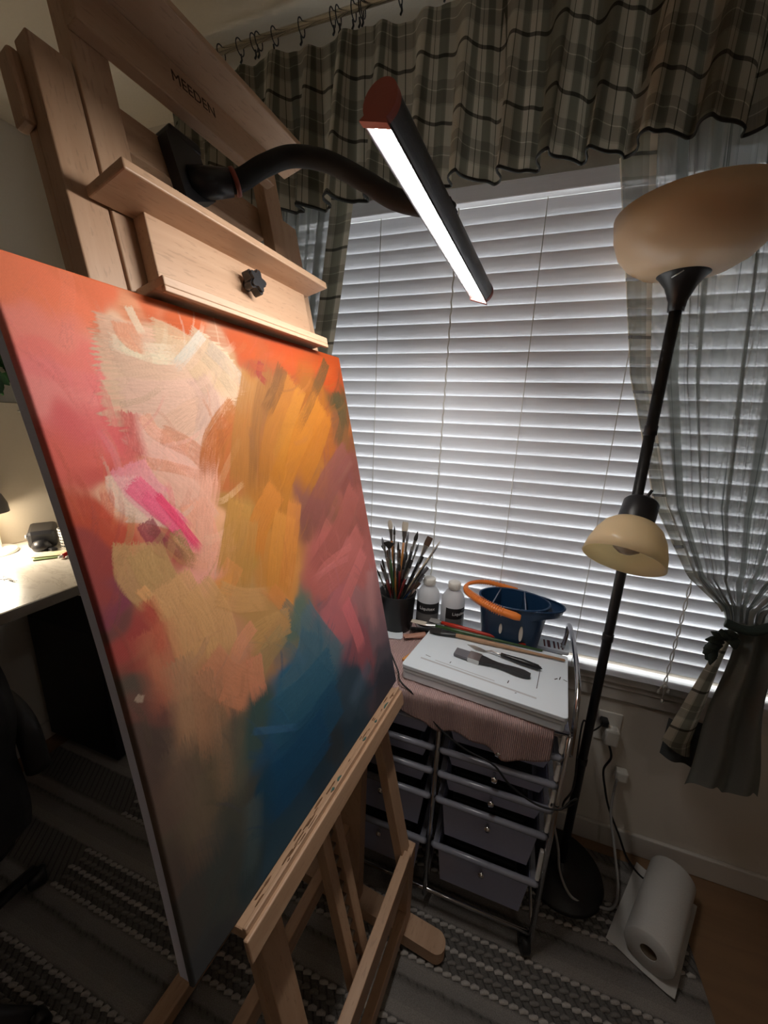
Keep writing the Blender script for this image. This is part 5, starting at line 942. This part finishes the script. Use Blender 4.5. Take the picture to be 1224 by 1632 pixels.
def brush(path0, tip, kind, wid, hm, bm_, lab, cat='paintbrush', group=None, up=None, blen=.03, flen=.035, hr=.0035, fer=None):
    p = Vector(path0); t_ = Vector(tip); d = (t_-p).normalized(); Ln = (t_-p).length
    M = frame(p, d, up if up is not None else Vector((1, 0, 0)))
    b_ = thing('paintbrush', M, lab, cat, group)
    h = Ln-blen-flen
    sub(b_, 'handle', hm, MB().lathe([(0, 0), (hr*.55, .003), (hr*.62, h*.25), (hr*1.15, h*.78), (hr*.9, h), (0, h)], M, 12))
    fl_ = 1 if kind == 'round' else .38
    f_ = MB(); 
    f_.grid(lambda s, v: tuple(M @ Vector((math.cos(s*6.2832)*lerp(hr, wid, v), math.sin(s*6.2832)*lerp(hr, wid*fl_, v), h-.002+flen*v)))+(s, v), 14, 6)
    sub(b_, 'ferrule', fer or M_ferr, f_)
    z0 = h+flen-.002
    if kind == 'round': pr = [(wid, 0), (wid*1.15, .25), (wid*.85, .6), (wid*.15, 1.0)]
    elif kind == 'flat': pr = [(wid, 0), (wid*1.06, .4), (wid*1.0, .9), (wid*.93, 1.0)]
    elif kind == 'filbert': pr = [(wid, 0), (wid*1.12, .4), (wid*1.0, .75), (wid*.5, 1.0)]
    else: pr = [(wid, 0), (wid*2.4, .45), (wid*3.6, .85), (wid*3.4, 1.0)]
    g = MB()
    def bf(s, v):
        w_ = np.interp(v, [a for _, a in pr], [a for a, _ in pr]); th = (w_ if kind == 'round' else wid*(.42 if kind != 'fan' else .25)*(1-.75*v))
        zz = z0+blen*v+(0 if kind != 'fan' else -blen*.22*abs(math.cos(s*6.2832))*v)
        return tuple(M @ Vector((math.cos(s*6.2832)*w_, math.sin(s*6.2832)*th, zz)))+(s, v)
    g.grid(bf, 16, 8); g.add([M @ Vector((math.cos(k*6.2832/16)*pr[-1][0], math.sin(k*6.2832/16)*(pr[-1][0] if kind == 'round' else wid*.1), z0+blen-(0 if kind != 'fan' else blen*.22*abs(math.cos(k*6.2832/16))))) for k in range(16)], [tuple(range(16))])
    sub(b_, 'bristles', bm_, g)
    return b_
# (tip x, tip z, kind, half width, handle, bristle, label)
JB = [(-.362, 1.150, 'filbert', .0062, 0, 0, 'tall honey-handled brush with a round pale tip, leftmost tall one in the jar'),
 (-.340, 1.138, 'round', .0028, 1, 1, 'thin black pointed brush between the two pale-tipped ones in the jar'),
 (-.308, 1.150, 'flat', .0085, 0, 0, 'tall flat brush with wide pale bristles in the jar'),
 (-.296, 1.118, 'round', .0035, 1, 3, 'black-handled brush with a grey tip beside the wide pale one'),
 (-.258, 1.132, 'round', .0048, 1, 1, 'pointed dark round brush standing right of centre in the jar'),
 (-.224, 1.108, 'flat', .0085, 1, 2, 'flat brush with dark brown bristles leaning right in the jar'),
 (-.342, 1.100, 'fan', .0042, 4, 1, 'dark fan brush spread in front of the jar'),
 (-.375, 1.100, 'round', .0028, 3, 3, 'short grey brush at the left of the jar, higher of two'),
 (-.385, 1.085, 'round', .0028, 0, 3, 'short grey brush at the left of the jar, lower of two'),
 (-.388, 1.058, 'fan', .0020, 0, 1, 'tiny dark fan brush leftmost in the jar'),
 (-.392, .985, 'round', .0022, 1, 1, 'very short dark brush leftmost and lowest in the jar'),
 (-.184, 1.112, 'round', .0022, 6, 0, 'slender pale brush leaning farthest right out of the jar'),
 (-.190, 1.095, 'round', .0018, 1, 3, 'slender black brush beside the farthest right pale one'),
 (-.325, 1.085, 'round', .0030, 1, 1, 'dark round brush just behind the fan brush'),
 (-.275, 1.075, 'flat', .0045, 3, 3, 'grey handle with small flat tip in the middle of the jar'),
 (-.262, 1.080, 'round', .0030, 3, 3, 'grey slanting brush just left of the pointed dark one'),
 (-.318, 1.060, 'flat', .0040, 2, 2, 'dark red handle upright in the middle of the jar'),
 (-.365, 1.045, 'flat', .0045, 0, 2, 'honey-coloured handle crowded at the left of the jar'),
 (-.350, 1.030, 'round', .0030, 2, 2, 'dark red handle crowded at the left of the jar'),
 (-.240, 1.045, 'flat', .0040, 1, 1, 'black handle leaning right below the brown flat brush'),
 (-.300, 1.020, 'round', .0026, 6, 1, 'pale thin handle in the middle of the jar'),
 (-.232, .985, 'flat', .0050, 5, 3, 'blue-handled brush low at the right of the jar'),
 (-.285, .990, 'flat', .0050, 6, 2, 'stubby brush with a pinkish handle at the front of the jar')]
r9 = random.Random(77); ORD = ['first', 'second', 'third', 'fourth', 'fifth', 'sixth', 'seventh', 'eighth', 'ninth', 'tenth', 'eleventh', 'last']
for k in range(12):
    tx = -.392+.0150*k+r9.uniform(-.004, .004); tz = r9.uniform(.96, 1.06)
    JB.append((tx, tz, r9.choice(['round', 'flat', 'filbert']), r9.uniform(.0025, .005), r9.choice([0, 1, 1, 3, 2, 1]), r9.choice([1, 1, 2, 3]), ORD[k]+' from the left of the twelve short brushes crowded low in the jar'))
rr = random.Random(12)
for i, (tx, tz, kd, wd_, hm_, bm_, lab) in enumerate(JB):
    k = (tx-JC.x)/.14
    base = (JC.x-k*.030+rr.uniform(-.006, .006), JC.y+rr.uniform(-.03, .03), RZ0+.006+.0008*i)
    ty = JC.y+rr.uniform(-.02, .035)+(-.05 if kd == 'fan' and tx > -.37 else 0)
    brush(base, (tx, ty, tz), kd, wd_*1.18, M_woodh[hm_], M_br[bm_], lab, group='brushes standing in the jar', blen=.030 if kd != 'fan' else .026, flen=.04, hr=.0042 if wd_ > .003 else .0028)

# tools lying on the top board
Zt = TZ_
def lay(p, q, kind, wid, hm, bm_, lab, hr=.004, blen=.03, flen=.03, dz=(0, 0), fer=None):
    return brush((p[0], p[1], Zt+dz[0]), (q[0], q[1], Zt+dz[1]), kind, wid, hm, bm_, lab, group='tools lying on the top board', up=Vector((0, 1, 0)) if kind == 'flat' else None, hr=hr, blen=blen, flen=flen, fer=fer)
lay((.203, 1.043, 0), (-.186, 1.052, 0), 'flat', .0155, simple('raw pale wood handle', lin((176, 140, 110)), .6), M_br[1], 'long flat brush with a raw wood handle and black ferrule', hr=.0065, blen=.035, flen=.045, dz=(.0075, .0080), fer=M_blackp)
lay((.146, 1.072, 0), (-.255, 1.082, 0), 'flat', .011, M_woodh[4], M_br[0], 'long flat brush with a green handle and pale bristles', hr=.0058, blen=.05, flen=.030, dz=(.0055, .0075))
lay((.10, 1.085, 0), (-.20, 1.110, 0), 'flat', .013, simple('red painted handle', lin((190, 50, 30)), .4), simple('clear grey bristles', lin((150, 148, 145)), .6), 'flat brush with a red handle lying farthest back on the board', hr=.006, blen=.035, flen=.004, dz=(.0055, .0085))
# wide varnish brush, dark handle
def flatshape(name, lab, cat, M, parts, group='tools lying on the top board'):
    t_ = thing(name, M, lab, cat, group)
    for pn, mat, pts, z0, z1 in parts:
        if callable(pts): sub(t_, pn, mat, pts(M)); continue
        sub(t_, pn, mat, MB().prism(pts, M, z0, z1))
    return t_
p0 = Vector((-.093, .968, Zt)); p1 = Vector((.107, .934, Zt)); d = (p1-p0).normalized()
M = Matrix(((d.x, -d.y, 0), (d.y, d.x, 0), (0, 0, 1))).to_4x4(); M.translation = p0+Vector((0, 0, .0005))
LB = (p1-p0).length
def hand_outline(x0, x1, ws):
    xs = np.linspace(x0, x1, len(ws)); return [(x, -w_) for x, w_ in zip(xs, ws)]+[(x, w_) for x, w_ in zip(xs[::-1], ws[::-1])]
flatshape('varnish_brush', 'wide grey-bristled brush with a charcoal handle, nearest the front edge', 'paintbrush', M, [
 ('bristles', M_br[3], [(0, -.016), (.045, -.018), (.045, .018), (0, .0165)], .003, .010),
 ('ferrule', M_ferr, [(.040, -.0185), (.072, -.0185), (.072, .0185), (.040, .0185)], .0, .013),
 ('handle', simple('charcoal handle', (.03, .03, .032), .45), hand_outline(.071, LB, [.0165, .013, .009, .0075, .0085, .0105, .0125, .012, .006]), .002, .012)])
p0 = Vector((-.066, 1.020, Zt)); p1 = Vector((.139, .975, Zt)); d = (p1-p0).normalized(); LB = (p1-p0).length
M = Matrix(((d.x, -d.y, 0), (d.y, d.x, 0), (0, 0, 1))).to_4x4(); M.translation = p0+Vector((0, 0, .0005))
flatshape('palette_knife', 'palette knife with a diamond steel blade and black handle', 'palette knife', M, [
 ('blade', simple('worn steel blade', (.62, .60, .56), .35, .9), [(0, .004), (.03, -.010), (.052, -.006), (.062, .0), (.050, .007), (.02, .010)], .001, .0022),
 ('shank', M_ferr, lambda M_: MB().tube([M_ @ Vector((.055, 0, .002)), M_ @ Vector((.072, 0, .010)), M_ @ Vector((.092, 0, .008)), M_ @ Vector((.104, 0, .008))], .0024, 8), 0, 0),
 ('handle', M_blackp, lambda M_: MB().lathe([(0, 0), (.0055, .001), (.006, .02), (.0088, .06), (.0075, LB-.11), (0, LB-.098)], M_ @ frame((.098, 0, .0092), (1, 0, 0)), 16), 0, 0)])

# ================================================================= FLOOR LAMP
PX, PY = .309, 1.104
fl_ = thing('floor_lamp', (PX, PY, 0), 'black torchiere floor lamp with amber bowl and a side reading light', 'floor lamp')
sub(fl_, 'base', M_blackm, MB().lathe([(0, .011), (.128, .011), (.132, .016), (.128, .028), (.05, .036), (.02, .042), (.014, .06), (0, .06)], T(PX, PY, 0), 48))
sub(fl_, 'pole', M_blackm, MB().tube([(PX, PY, .04), (PX, PY, 1.745)], .0125, 16))
for z in (.47, .90, 1.47): sub(fl_, 'pole_joint', M_blackm, MB().lathe([(.0125, -.012), (.0142, -.010), (.0142, .010), (.0125, .012)], T(PX, PY, z), 20))
cone = sub(fl_, 'bowl_holder', M_blackp, MB().lathe([(.0, 1.735), (.016, 1.735), (.018, 1.755), (.030, 1.785), (.046, 1.806), (.054, 1.812), (.052, 1.816), (0, 1.816)], T(PX, PY, 0), 40))
sub(cone, 'switch_lever', M_ferr, MB().tube([(PX-.030, PY-.034, 1.795), (PX-.014, PY-.049, 1.803)], .0015, 6))
bowl = [(.050, 1.809), (.085, 1.817), (.114, 1.835), (.135, 1.860), (.148, 1.892), (.154, 1.932), (.151, 1.932), (.144, 1.893), (.131, 1.863), (.111, 1.839), (.084, 1.821), (0, 1.816)]
sub(fl_, 'bowl_shade', M_amber, MB().lathe(bowl, T(PX, PY, 0), 72), label='large amber frosted bowl shade')
# reading light
S0 = Vector((.285, .978, 1.312)); dS = Vector((-.24, -.52, -.78)).normalized(); SM = frame(S0, dS)
rl = MB().tube(spline([(PX, PY, 1.28), (PX+.012, PY-.03, 1.300), (PX+.004, PY-.06, 1.312), S0+dS*.020], 8), .007, 10)
sub(fl_, 'reading_arm', M_blackm, rl)
sk = sub(fl_, 'socket', M_blackp, MB().lathe([(0, -.004), (.031, -.003), (.035, .003), (.036, .050), (.034, .057), (0, .057)], SM, 32))
sub(sk, 'switch_knob', M_blackp, MB().tube([S0+dS*.004, S0+Vector((.014, -.004, .030))], .0035, 8))
sh = [(.030, .050), (.044, .055), (.058, .068), (.069, .090), (.077, .118), (.081, .146), (.0785, .146), (.0745, .118), (.0665, .092), (.056, .071), (.043, .059), (.030, .053)]
sub(fl_, 'reading_shade', M_amber2, MB().lathe(sh, SM, 56), label='small pale amber bell shade')
sub(fl_, 'bulb', M_bulb, MB().lathe([(.012, .050), (.016, .062), (.028, .085), (.031, .102), (.026, .118), (.014, .127), (0, .129)], SM, 28))

# ================================================================= WALL OUTLET, CORDS
ot = thing('wall_outlet', (.408, WY, .49), 'white wall outlet plate below the window with a white plug adapter', 'outlet')
sub(ot, 'cover_plate', M_wh, MB().cbox((.372, WY-.006, .430), (.445, WY, .545), .003))
sub(ot, 'plug_adapter', M_wh, MB().cbox((.395, WY-.040, .440), (.437, WY-.006, .500), .006))
sub(ot, 'plug', M_blackp, MB().cbox((.378, WY-.034, .502), (.402, WY-.006, .526), .005))
o2 = thing('cable_tap', (.475, WY, .29), 'small white cord tap on the wall below the outlet', 'outlet')
sub(o2, 'tap_body', M_wh, MB().cbox((.455, WY-.028, .300), (.492, WY, .340), .006))
M_cordb = simple('black cord', (.008, .008, .009), .5); M_cordg = simple('grey cord', (.34, .33, .32), .55)
def cord(name, pts, r_, mat, lab): MB().tube(spline(pts, 10), r_, 8).build(name, mat, label=lab, category='cord')
cord('lamp_cord', [(-.30, .93, .86), (-.238, .880, .800), (-.215, .838, .795), (-.165, .829, .765), (-.10, .822, .70), (-.03, .822, .66), (.04, .822, .640), (.085, .818, .600), (.15, .820, .565), (.205, .830, .560), (.235, .86, .565), (.255, .89, .545), (.250, .90, .515), (.228, .885, .510), (.224, .875, .54), (.245, .90, .57), (.26, .98, .60), (.29, 1.10, .615), (.335, 1.17, .53), (.385, 1.238, .514)], .0024, M_cordb, 'thin black cord drooping across the cart drawers to the outlet')
cord('power_cord', [(.415, WY-.030, .438), (.425, WY-.04, .40), (.410, WY-.045, .35), (.425, WY-.045, .28), (.45, WY-.045, .20), (.49, WY-.06, .12), (.53, WY-.07, .04), (.58, 1.17, .016), (.66, 1.19, .016)], .0035, M_cordb, 'black power cord hanging down the wall from the outlet')
cord('white_cord', [(.462, WY-.026, .31), (.455, WY-.04, .27), (.455, WY-.06, .19), (.475, WY-.10, .09), (.48, WY-.17, .03), (.455, 1.045, .018), (.40, 1.03, .022), (.335, 1.02, .032), (.30, 1.06, .060), (.285, 1.10, .13), (.24, 1.20, .24)], .0042, M_cordg, 'grey-white cord looping round the lamp base')

# ================================================================= PAPER TOWEL
a0 = Vector((.507, .925, .0785)); a1 = Vector((.640, 1.165, .0785)); RR = .060; dR = (a1-a0).normalized(); sR = Vector((dR.y, -dR.x, 0)); RM = frame(a0, dR, Vector((0, 0, 1))); LR = (a1-a0).length
pt = thing('paper_towel_roll', (a0.x, a0.y, .0105), 'white paper towel roll lying on the floor with its loose end spread under it', 'paper towel')
sub(pt, 'roll', M_plasterw, MB().lathe([(.020, 0), (RR-.002, 0), (RR, .003), (RR, LR-.003), (RR-.002, LR), (.020, LR), (.020, 0)], RM, 64))
sub(pt, 'core', simple('cardboard core', (.16, .12, .08), .9), MB().lathe([(.0195, .002), (.0195, LR-.002), (.018, LR-.002), (.018, .002), (.0195, .002)], RM, 32))
def sheet(a, b):
    x = lerp(-.093, .072, a); p = a0+sR*x+dR*lerp(-.012, LR+.01, b); z = .0170+.004*math.sin(a*7+b*5)**2*abs(a-.5)*2+(.012*max(0, a-.8)*5)*(.5+.5*math.sin(b*9))
    return (p.x, p.y, z, a, b)
g = MB(); g.grid(sheet, 30, 30); sh_ = sub(pt, 'loose_sheet', M_plasterw, g)

# ================================================================= DESK CORNER
DZ = .93
dk = thing('standing_desk', (-1.54, .4, 0), 'white marble-look raised desk top against the left wall', 'desk')
sub(dk, 'desktop', M_marble, MB().cbox((-1.845, -.6, DZ-.030), (-1.238, 1.235, DZ), .003))
sub(dk, 'edge_band', simple('grey edge band', lin((120, 112, 100)), .6), MB().cbox((-1.238, -.6, DZ-.031), (-1.234, 1.235, DZ-.001), .001))
for y in (-.4, 1.12):
    sub(dk, 'leg', M_blackm, MB().cbox((-1.60, y-.04, .02), (-1.52, y+.04, DZ-.03), .004)); sub(dk, 'foot', M_blackm, MB().cbox((-1.80, y-.035, .0), (-1.28, y+.035, .03), .004))
sub(dk, 'drawer_unit', M_blackm, MB().cbox((-1.84, .86, .03), (-1.42, 1.06, .62), .006))
# pin board panel and pin
pb = thing('desk_backboard', (-1.85, .9, DZ), 'plain beige board standing against the wall behind the desk', 'board')
sub(pb, 'board_panel', simple('beige board', lin((196, 184, 164)), .8, nscale=140, namt=.03), MB().cbox((-1.852, .0, DZ+.001), (-1.832, 1.232, 1.474), .003))
pin = thing('push_pin', (-1.831, .963, 1.443), 'small pale push pin in the beige board', 'pin')
sub(pin, 'pin_head', M_wh, MB().lathe([(.0, .0), (.004, .001), (.0025, .004), (.0025, .008), (.0045, .010), (0, .011)], frame((-1.832, .963, 1.443), (1, -.2, -.1)), 14))
sub(pin, 'pin_needle', M_ferr, MB().tube([(-1.834, .963, 1.443), (-1.829, .963, 1.443)], .0008, 6))
# framed leafy shelf above the board
ps = thing('wall_shelf', (-1.85, .9, 1.68), 'narrow pale shelf on the left wall holding the plants', 'shelf')
sub(ps, 'shelf_board', simple('pale shelf wood', lin((170, 150, 130)), .6), MB().cbox((-1.858, .55, 1.668), (-1.775, 1.20, 1.688), .003))
for y in (.62, 1.1): sub(ps, 'bracket', M_trim, MB().prism([(0, 0), (.07, 0), (.07, -.008), (.008, -.07), (0, -.07)], Matrix(((1,0,0,-1.858),(0,0,1,y),(0,1,0,1.668),(0,0,0,1))), 0, .008))
def plant(cx, cy, z0, z1, seed, lab, npl, hang):
    pl = thing('leafy_plant', (cx, cy, z0), lab, 'plant')
    sub(pl, 'pot', simple('terracotta pot', lin((150, 110, 100)), .8), MB().lathe([(0, 0), (.038, 0), (.048, .07), (.052, .072), (.052, .085), (.046, .085), (.044, .07), (0, .068)], T(cx, cy, z0), 28))
    r_ = random.Random(seed); st_ = MB()
    for k in range(npl):
        y = cy+r_.uniform(-.15, .16); z = r_.uniform(*hang); x = cx+r_.uniform(-.01, .07)
        d = Vector((r_.uniform(.1, .9), r_.uniform(-1, 1), r_.uniform(-1.2, .1))).normalized(); s_ = r_.uniform(.030, .052)
        M = frame((x, y, z), Vector((1, r_.uniform(-.7, .7), r_.uniform(-.3, .8))), d)
        q = MB(); vs = []
        for i in range(7):
            t_ = i/6; w_ = math.sin(math.pi*min(1, t_*1.02))**.7*.36
            for e in (-1, 0, 1): vs.append(M @ Vector((t_*s_*1.5, e*w_*s_, -.14*s_*abs(e)*-1-.25*s_*t_*t_)))
        q.add(vs, [(3*i+j, 3*i+j+1, 3*i+j+4, 3*i+j+3) for i in range(6) for j in (0, 1)], True)
        sub(pl, 'leaf', M_leaf[k % 3], q)
        if k % 6 == 0: st_.tube(spline([(cx, cy, z0+.08), (x-.005, (y+cy)/2, max(z, z0)+.10), (x, y, z)], 6), .0015, 5)
    sub(pl, 'stem', M_leaf[2], st_)
plant(-1.815, .93, 1.689, 1.8, 3, 'trailing green plant spilling leaves over the beige board', 150, (1.545, 1.76))
# desk things
LX, LY = -1.78, .775
dl = thing('desk_lamp', (LX, LY, DZ), 'white desk lamp with a grey dome shade, glowing warm over the desk', 'lamp')
sub(dl, 'base', M_wh, MB().lathe([(0, 0), (.070, 0), (.072, .004), (.068, .014), (.02, .018), (0, .018)], T(LX, LY, DZ+.0005), 44))
sub(dl, 'stem', M_wh, MB().tube([(LX, LY, DZ+.015), (LX, LY, DZ+.17)], .028, 20))
sub(dl, 'dome_shade', simple('grey lamp dome', (.09, .085, .08), .35, nscale=60), MB().lathe([(.068, .0), (.066, .03), (.055, .062), (.035, .085), (.0, .095), (0, .092), (.034, .081), (.052, .06), (.063, .03), (.065, .0), (.068, 0)], T(LX, LY, DZ+.155), 44))
sub(dl, 'lamp_disc', emit_mat('lit desk lamp', (1, .80, .55), 14.), MB().lathe([(.029, .150), (.060, .158), (.060, .162), (.029, .162), (.029, .150)], T(LX, LY, DZ), 32), label='glowing ring under the dome')
la = bpy.data.lights.new('desk_lamp_light', 'POINT'); la.energy = DESK_LAMP_POWER; la.color = (1, .86, .68); la.shadow_soft_size = .04
lo_ = bpy.data.objects.new('desk_lamp_light', la); C.objects.link(lo_); lo_.location = (LX+.045, LY-.03, DZ+.15); lo_.parent = None
ra = thing('desk_radio', (-1.73, .90, DZ), 'black clock radio behind the desk lamp', 'radio')
M = T(-1.735, .912, DZ+.0008) @ Matrix.Rotation(math.radians(-32), 4, 'Z')
ra.matrix_world = M; WM[ra.name] = M.copy()
sub(ra, 'radio_body', M_blackp, MB().cbox((-.100, -.040, 0), (.062, .045, .068), .012, M))
sub(ra, 'radio_trim', simple('grey radio trim', (.10, .10, .10), .3), MB().prism([(.036*math.cos(a)+.022, .011*math.sin(a)) for a in np.linspace(0, 6.283, 25)[:-1]], M @ frame((0, -.040, .045), (0, -1, 0), (1, 0, 0)), -.002, .002))
sub(ra, 'dial', M_wh, MB().lathe([(.003, 0), (.0065, 0), (.0065, .004), (.003, .004)], M @ frame((.048, -.041, .050), (0, -1, 0)), 16))
wc = thing('desk_webcam', (-1.655, .872, DZ), 'small black round gadget in front of the radio', 'gadget')
sub(wc, 'gadget_body', M_blackp, MB().lathe([(0, 0), (.026, .002), (.030, .014), (.022, .034), (0, .040)], T(-1.668, .868, DZ+.0008), 24))
sub(wc, 'gadget_arm', M_blackp, MB().cbox((-1.66, .870, DZ+.001), (-1.615, .892, DZ+.012), .004))
cu_ = thing('patterned_cup', (-1.60, .925, DZ), 'white cup with a black dotted pattern at the canvas edge', 'cup')
sub(cu_, 'cup_body', M_wh, MB().lathe([(0, 0), (.028, 0), (.033, .082), (.031, .082), (.026, .004), (0, .004)], T(-1.605, .930, DZ+.0005), 32))
dt = MB(); r_ = random.Random(5)
for k in range(20):
    for j in range(6):
        a = k*math.pi/10+.1*(j % 2); z = .012+j*.012; rr_ = .0283+.005*z/.082+.0002
        dt.cbox((-.003, -rr_-.0003, z), (.003, -rr_+.0008, z+.0055), .0004, T(-1.605, .930, DZ) @ Matrix.Rotation(a, 4, 'Z'))
sub(cu_, 'dot_pattern', M_blackp, dt, kind='stuff')
MB().cbox((-.052, -.022, 0), (.052, .022, .004), .001, T(-1.555, .838, DZ+.0005) @ Matrix.Rotation(math.radians(52), 4, 'Z')).build('note_card', simple('green-edged card', lin((120, 140, 90)), .7), label='green-edged card lying under a cream card on the desk', category='card')
MB().cbox((-.050, -.026, 0), (.050, .026, .0035), .001, T(-1.575, .845, DZ+.0050) @ Matrix.Rotation(math.radians(46), 4, 'Z')).build('note_card', simple('cream card', lin((226, 216, 176)), .7), label='cream card with an orange mark, on top on the desk', category='card')
bx_ = thing('red_marker', (-1.515, .872, DZ), 'red marker pen lying by the cards', 'pen')
sub(bx_, 'barrel', simple('red plastic', lin((200, 30, 30)), .4), MB().tube([(-1.515, .845, DZ+.008), (-1.545, .905, DZ+.008)], .007, 12))
sub(bx_, 'cap', M_wh, MB().tube([(-1.5145, .844, DZ+.008), (-1.508, .831, DZ+.008)], .0055, 12))
by_ = thing('red_marker', (-1.495, .875, DZ), 'second red pen beside the first, nearer the desk edge', 'pen')
sub(by_, 'barrel', simple('dark red plastic', lin((170, 30, 28)), .4), MB().tube([(-1.497, .855, DZ+.006), (-1.520, .925, DZ+.006)], .0055, 12))
sub(by_, 'cap', M_wh, MB().tube([(-1.4965, .854, DZ+.006), (-1.493, .844, DZ+.006)], .0045, 12))
wb = MB()
for k in range(5): wb.tube(spline([(-1.50+.01*k, .60+.012*k, DZ+.003), (-1.47-.012*k, .635+.01*k, DZ+.004), (-1.46+.006*k, .66, DZ+.003), (-1.43, .64+.006*k, DZ+.003)], 5), .0008, 5)
wb.build('thin_wire', M_blackm, label='tangle of thin black wire on the desk', category='wire')
lf = thing('leaf_sprig', (-1.28, .53, DZ), 'dark pointed leaves poking over the front corner of the desk', 'leaf')
for k, (y, z) in enumerate([(.535, .004), (.522, .004)]):
    M = frame((-1.31+.03*k, y-.03, DZ+z), (0, .2, 1), (.3, 1, 0)); q = MB(); vs = []
    for i in range(6):
        t_ = i/5; w_ = math.sin(math.pi*t_)*.008
        for e in (-1, 0, 1): vs.append(M @ Vector((t_*.055, e*w_, .002*abs(e))))
    q.add(vs, [(3*i+j, 3*i+j+1, 3*i+j+4, 3*i+j+3) for i in range(5) for j in (0, 1)], True); sub(lf, 'leaf', M_leaf[2], q)

# office chair, lower left
oc = thing('office_chair', (-1.12, .22, 0), 'black leather office chair at the desk, mostly in shadow', 'chair')
def g_bk(a, b):
    y = lerp(-.12, .385, a); z = lerp(.50, 1.075, b)-.07*(2*a-1)**4*b; x = -.985+.05*b+.05*(2*a-1)**2*-1+.012*math.sin(b*13)
    return (x, y, z, a, b)
q = MB(); q.grid(g_bk, 24, 20); bko = sub(oc, 'backrest', M_leather, q); md = bko.modifiers.new('thickness', 'SOLIDIFY'); md.thickness = .07; md.offset = 0
sub(oc, 'seat', M_leather, MB().cbox((-1.46, -.09, .44), (-.99, .38, .54), .045))
for y in (-.15, .43):
    sub(oc, 'armrest', M_leather, MB().tube(spline([(-1.00, y, .62), (-1.02, y, .74), (-1.10, y, .79), (-1.24, y, .79), (-1.33, y, .74), (-1.34, y, .56)], 6), .024, 12))
sub(oc, 'gas_lift', M_chrome, MB().tube([(-1.22, .15, .10), (-1.22, .15, .44)], .025, 16))
for k in range(5):
    a = math.radians(24+72*k); e = Vector((-1.22+.33*math.cos(a), .15+.33*math.sin(a), .075))
    l_ = sub(oc, 'base_leg', M_blackp, MB().tube([(-1.22, .15, .115), e], [.030, .018], 10, True, .7))
    sub(l_, 'caster', M_blackp, MB().lathe([(.004, -.022), (.024, -.022), (.029, -.016), (.029, .016), (.024, .022), (.004, .022)], frame((e.x, e.y, .039), (math.sin(a+1), -math.cos(a+1), 0)), 20, True).tube([(e.x, e.y, .045), (e.x, e.y, .075)], .006, 8))

# fill light added out of frame behind the camera, lifts the shaded parts
fm = thing('added_fill_light', (1.05, -1.05, CE), 'small round fill light added behind the camera, out of view', 'fill light')
sub(fm, 'rim', M_wh, MB().lathe([(.16, -.004), (.165, -.004), (.165, -.03), (.16, -.03), (.16, -.004)], T(1.05, -1.05, CE), 40))
sub(fm, 'diffuser', emit_mat('added fill light glow', (1, .92, .84), FILL_LIGHT_POWER), MB().lathe([(0, -.05), (.08, -.046), (.14, -.03), (.158, -.006), (0, -.006)], T(1.05, -1.05, CE), 40))
bpy.context.view_layer.update()
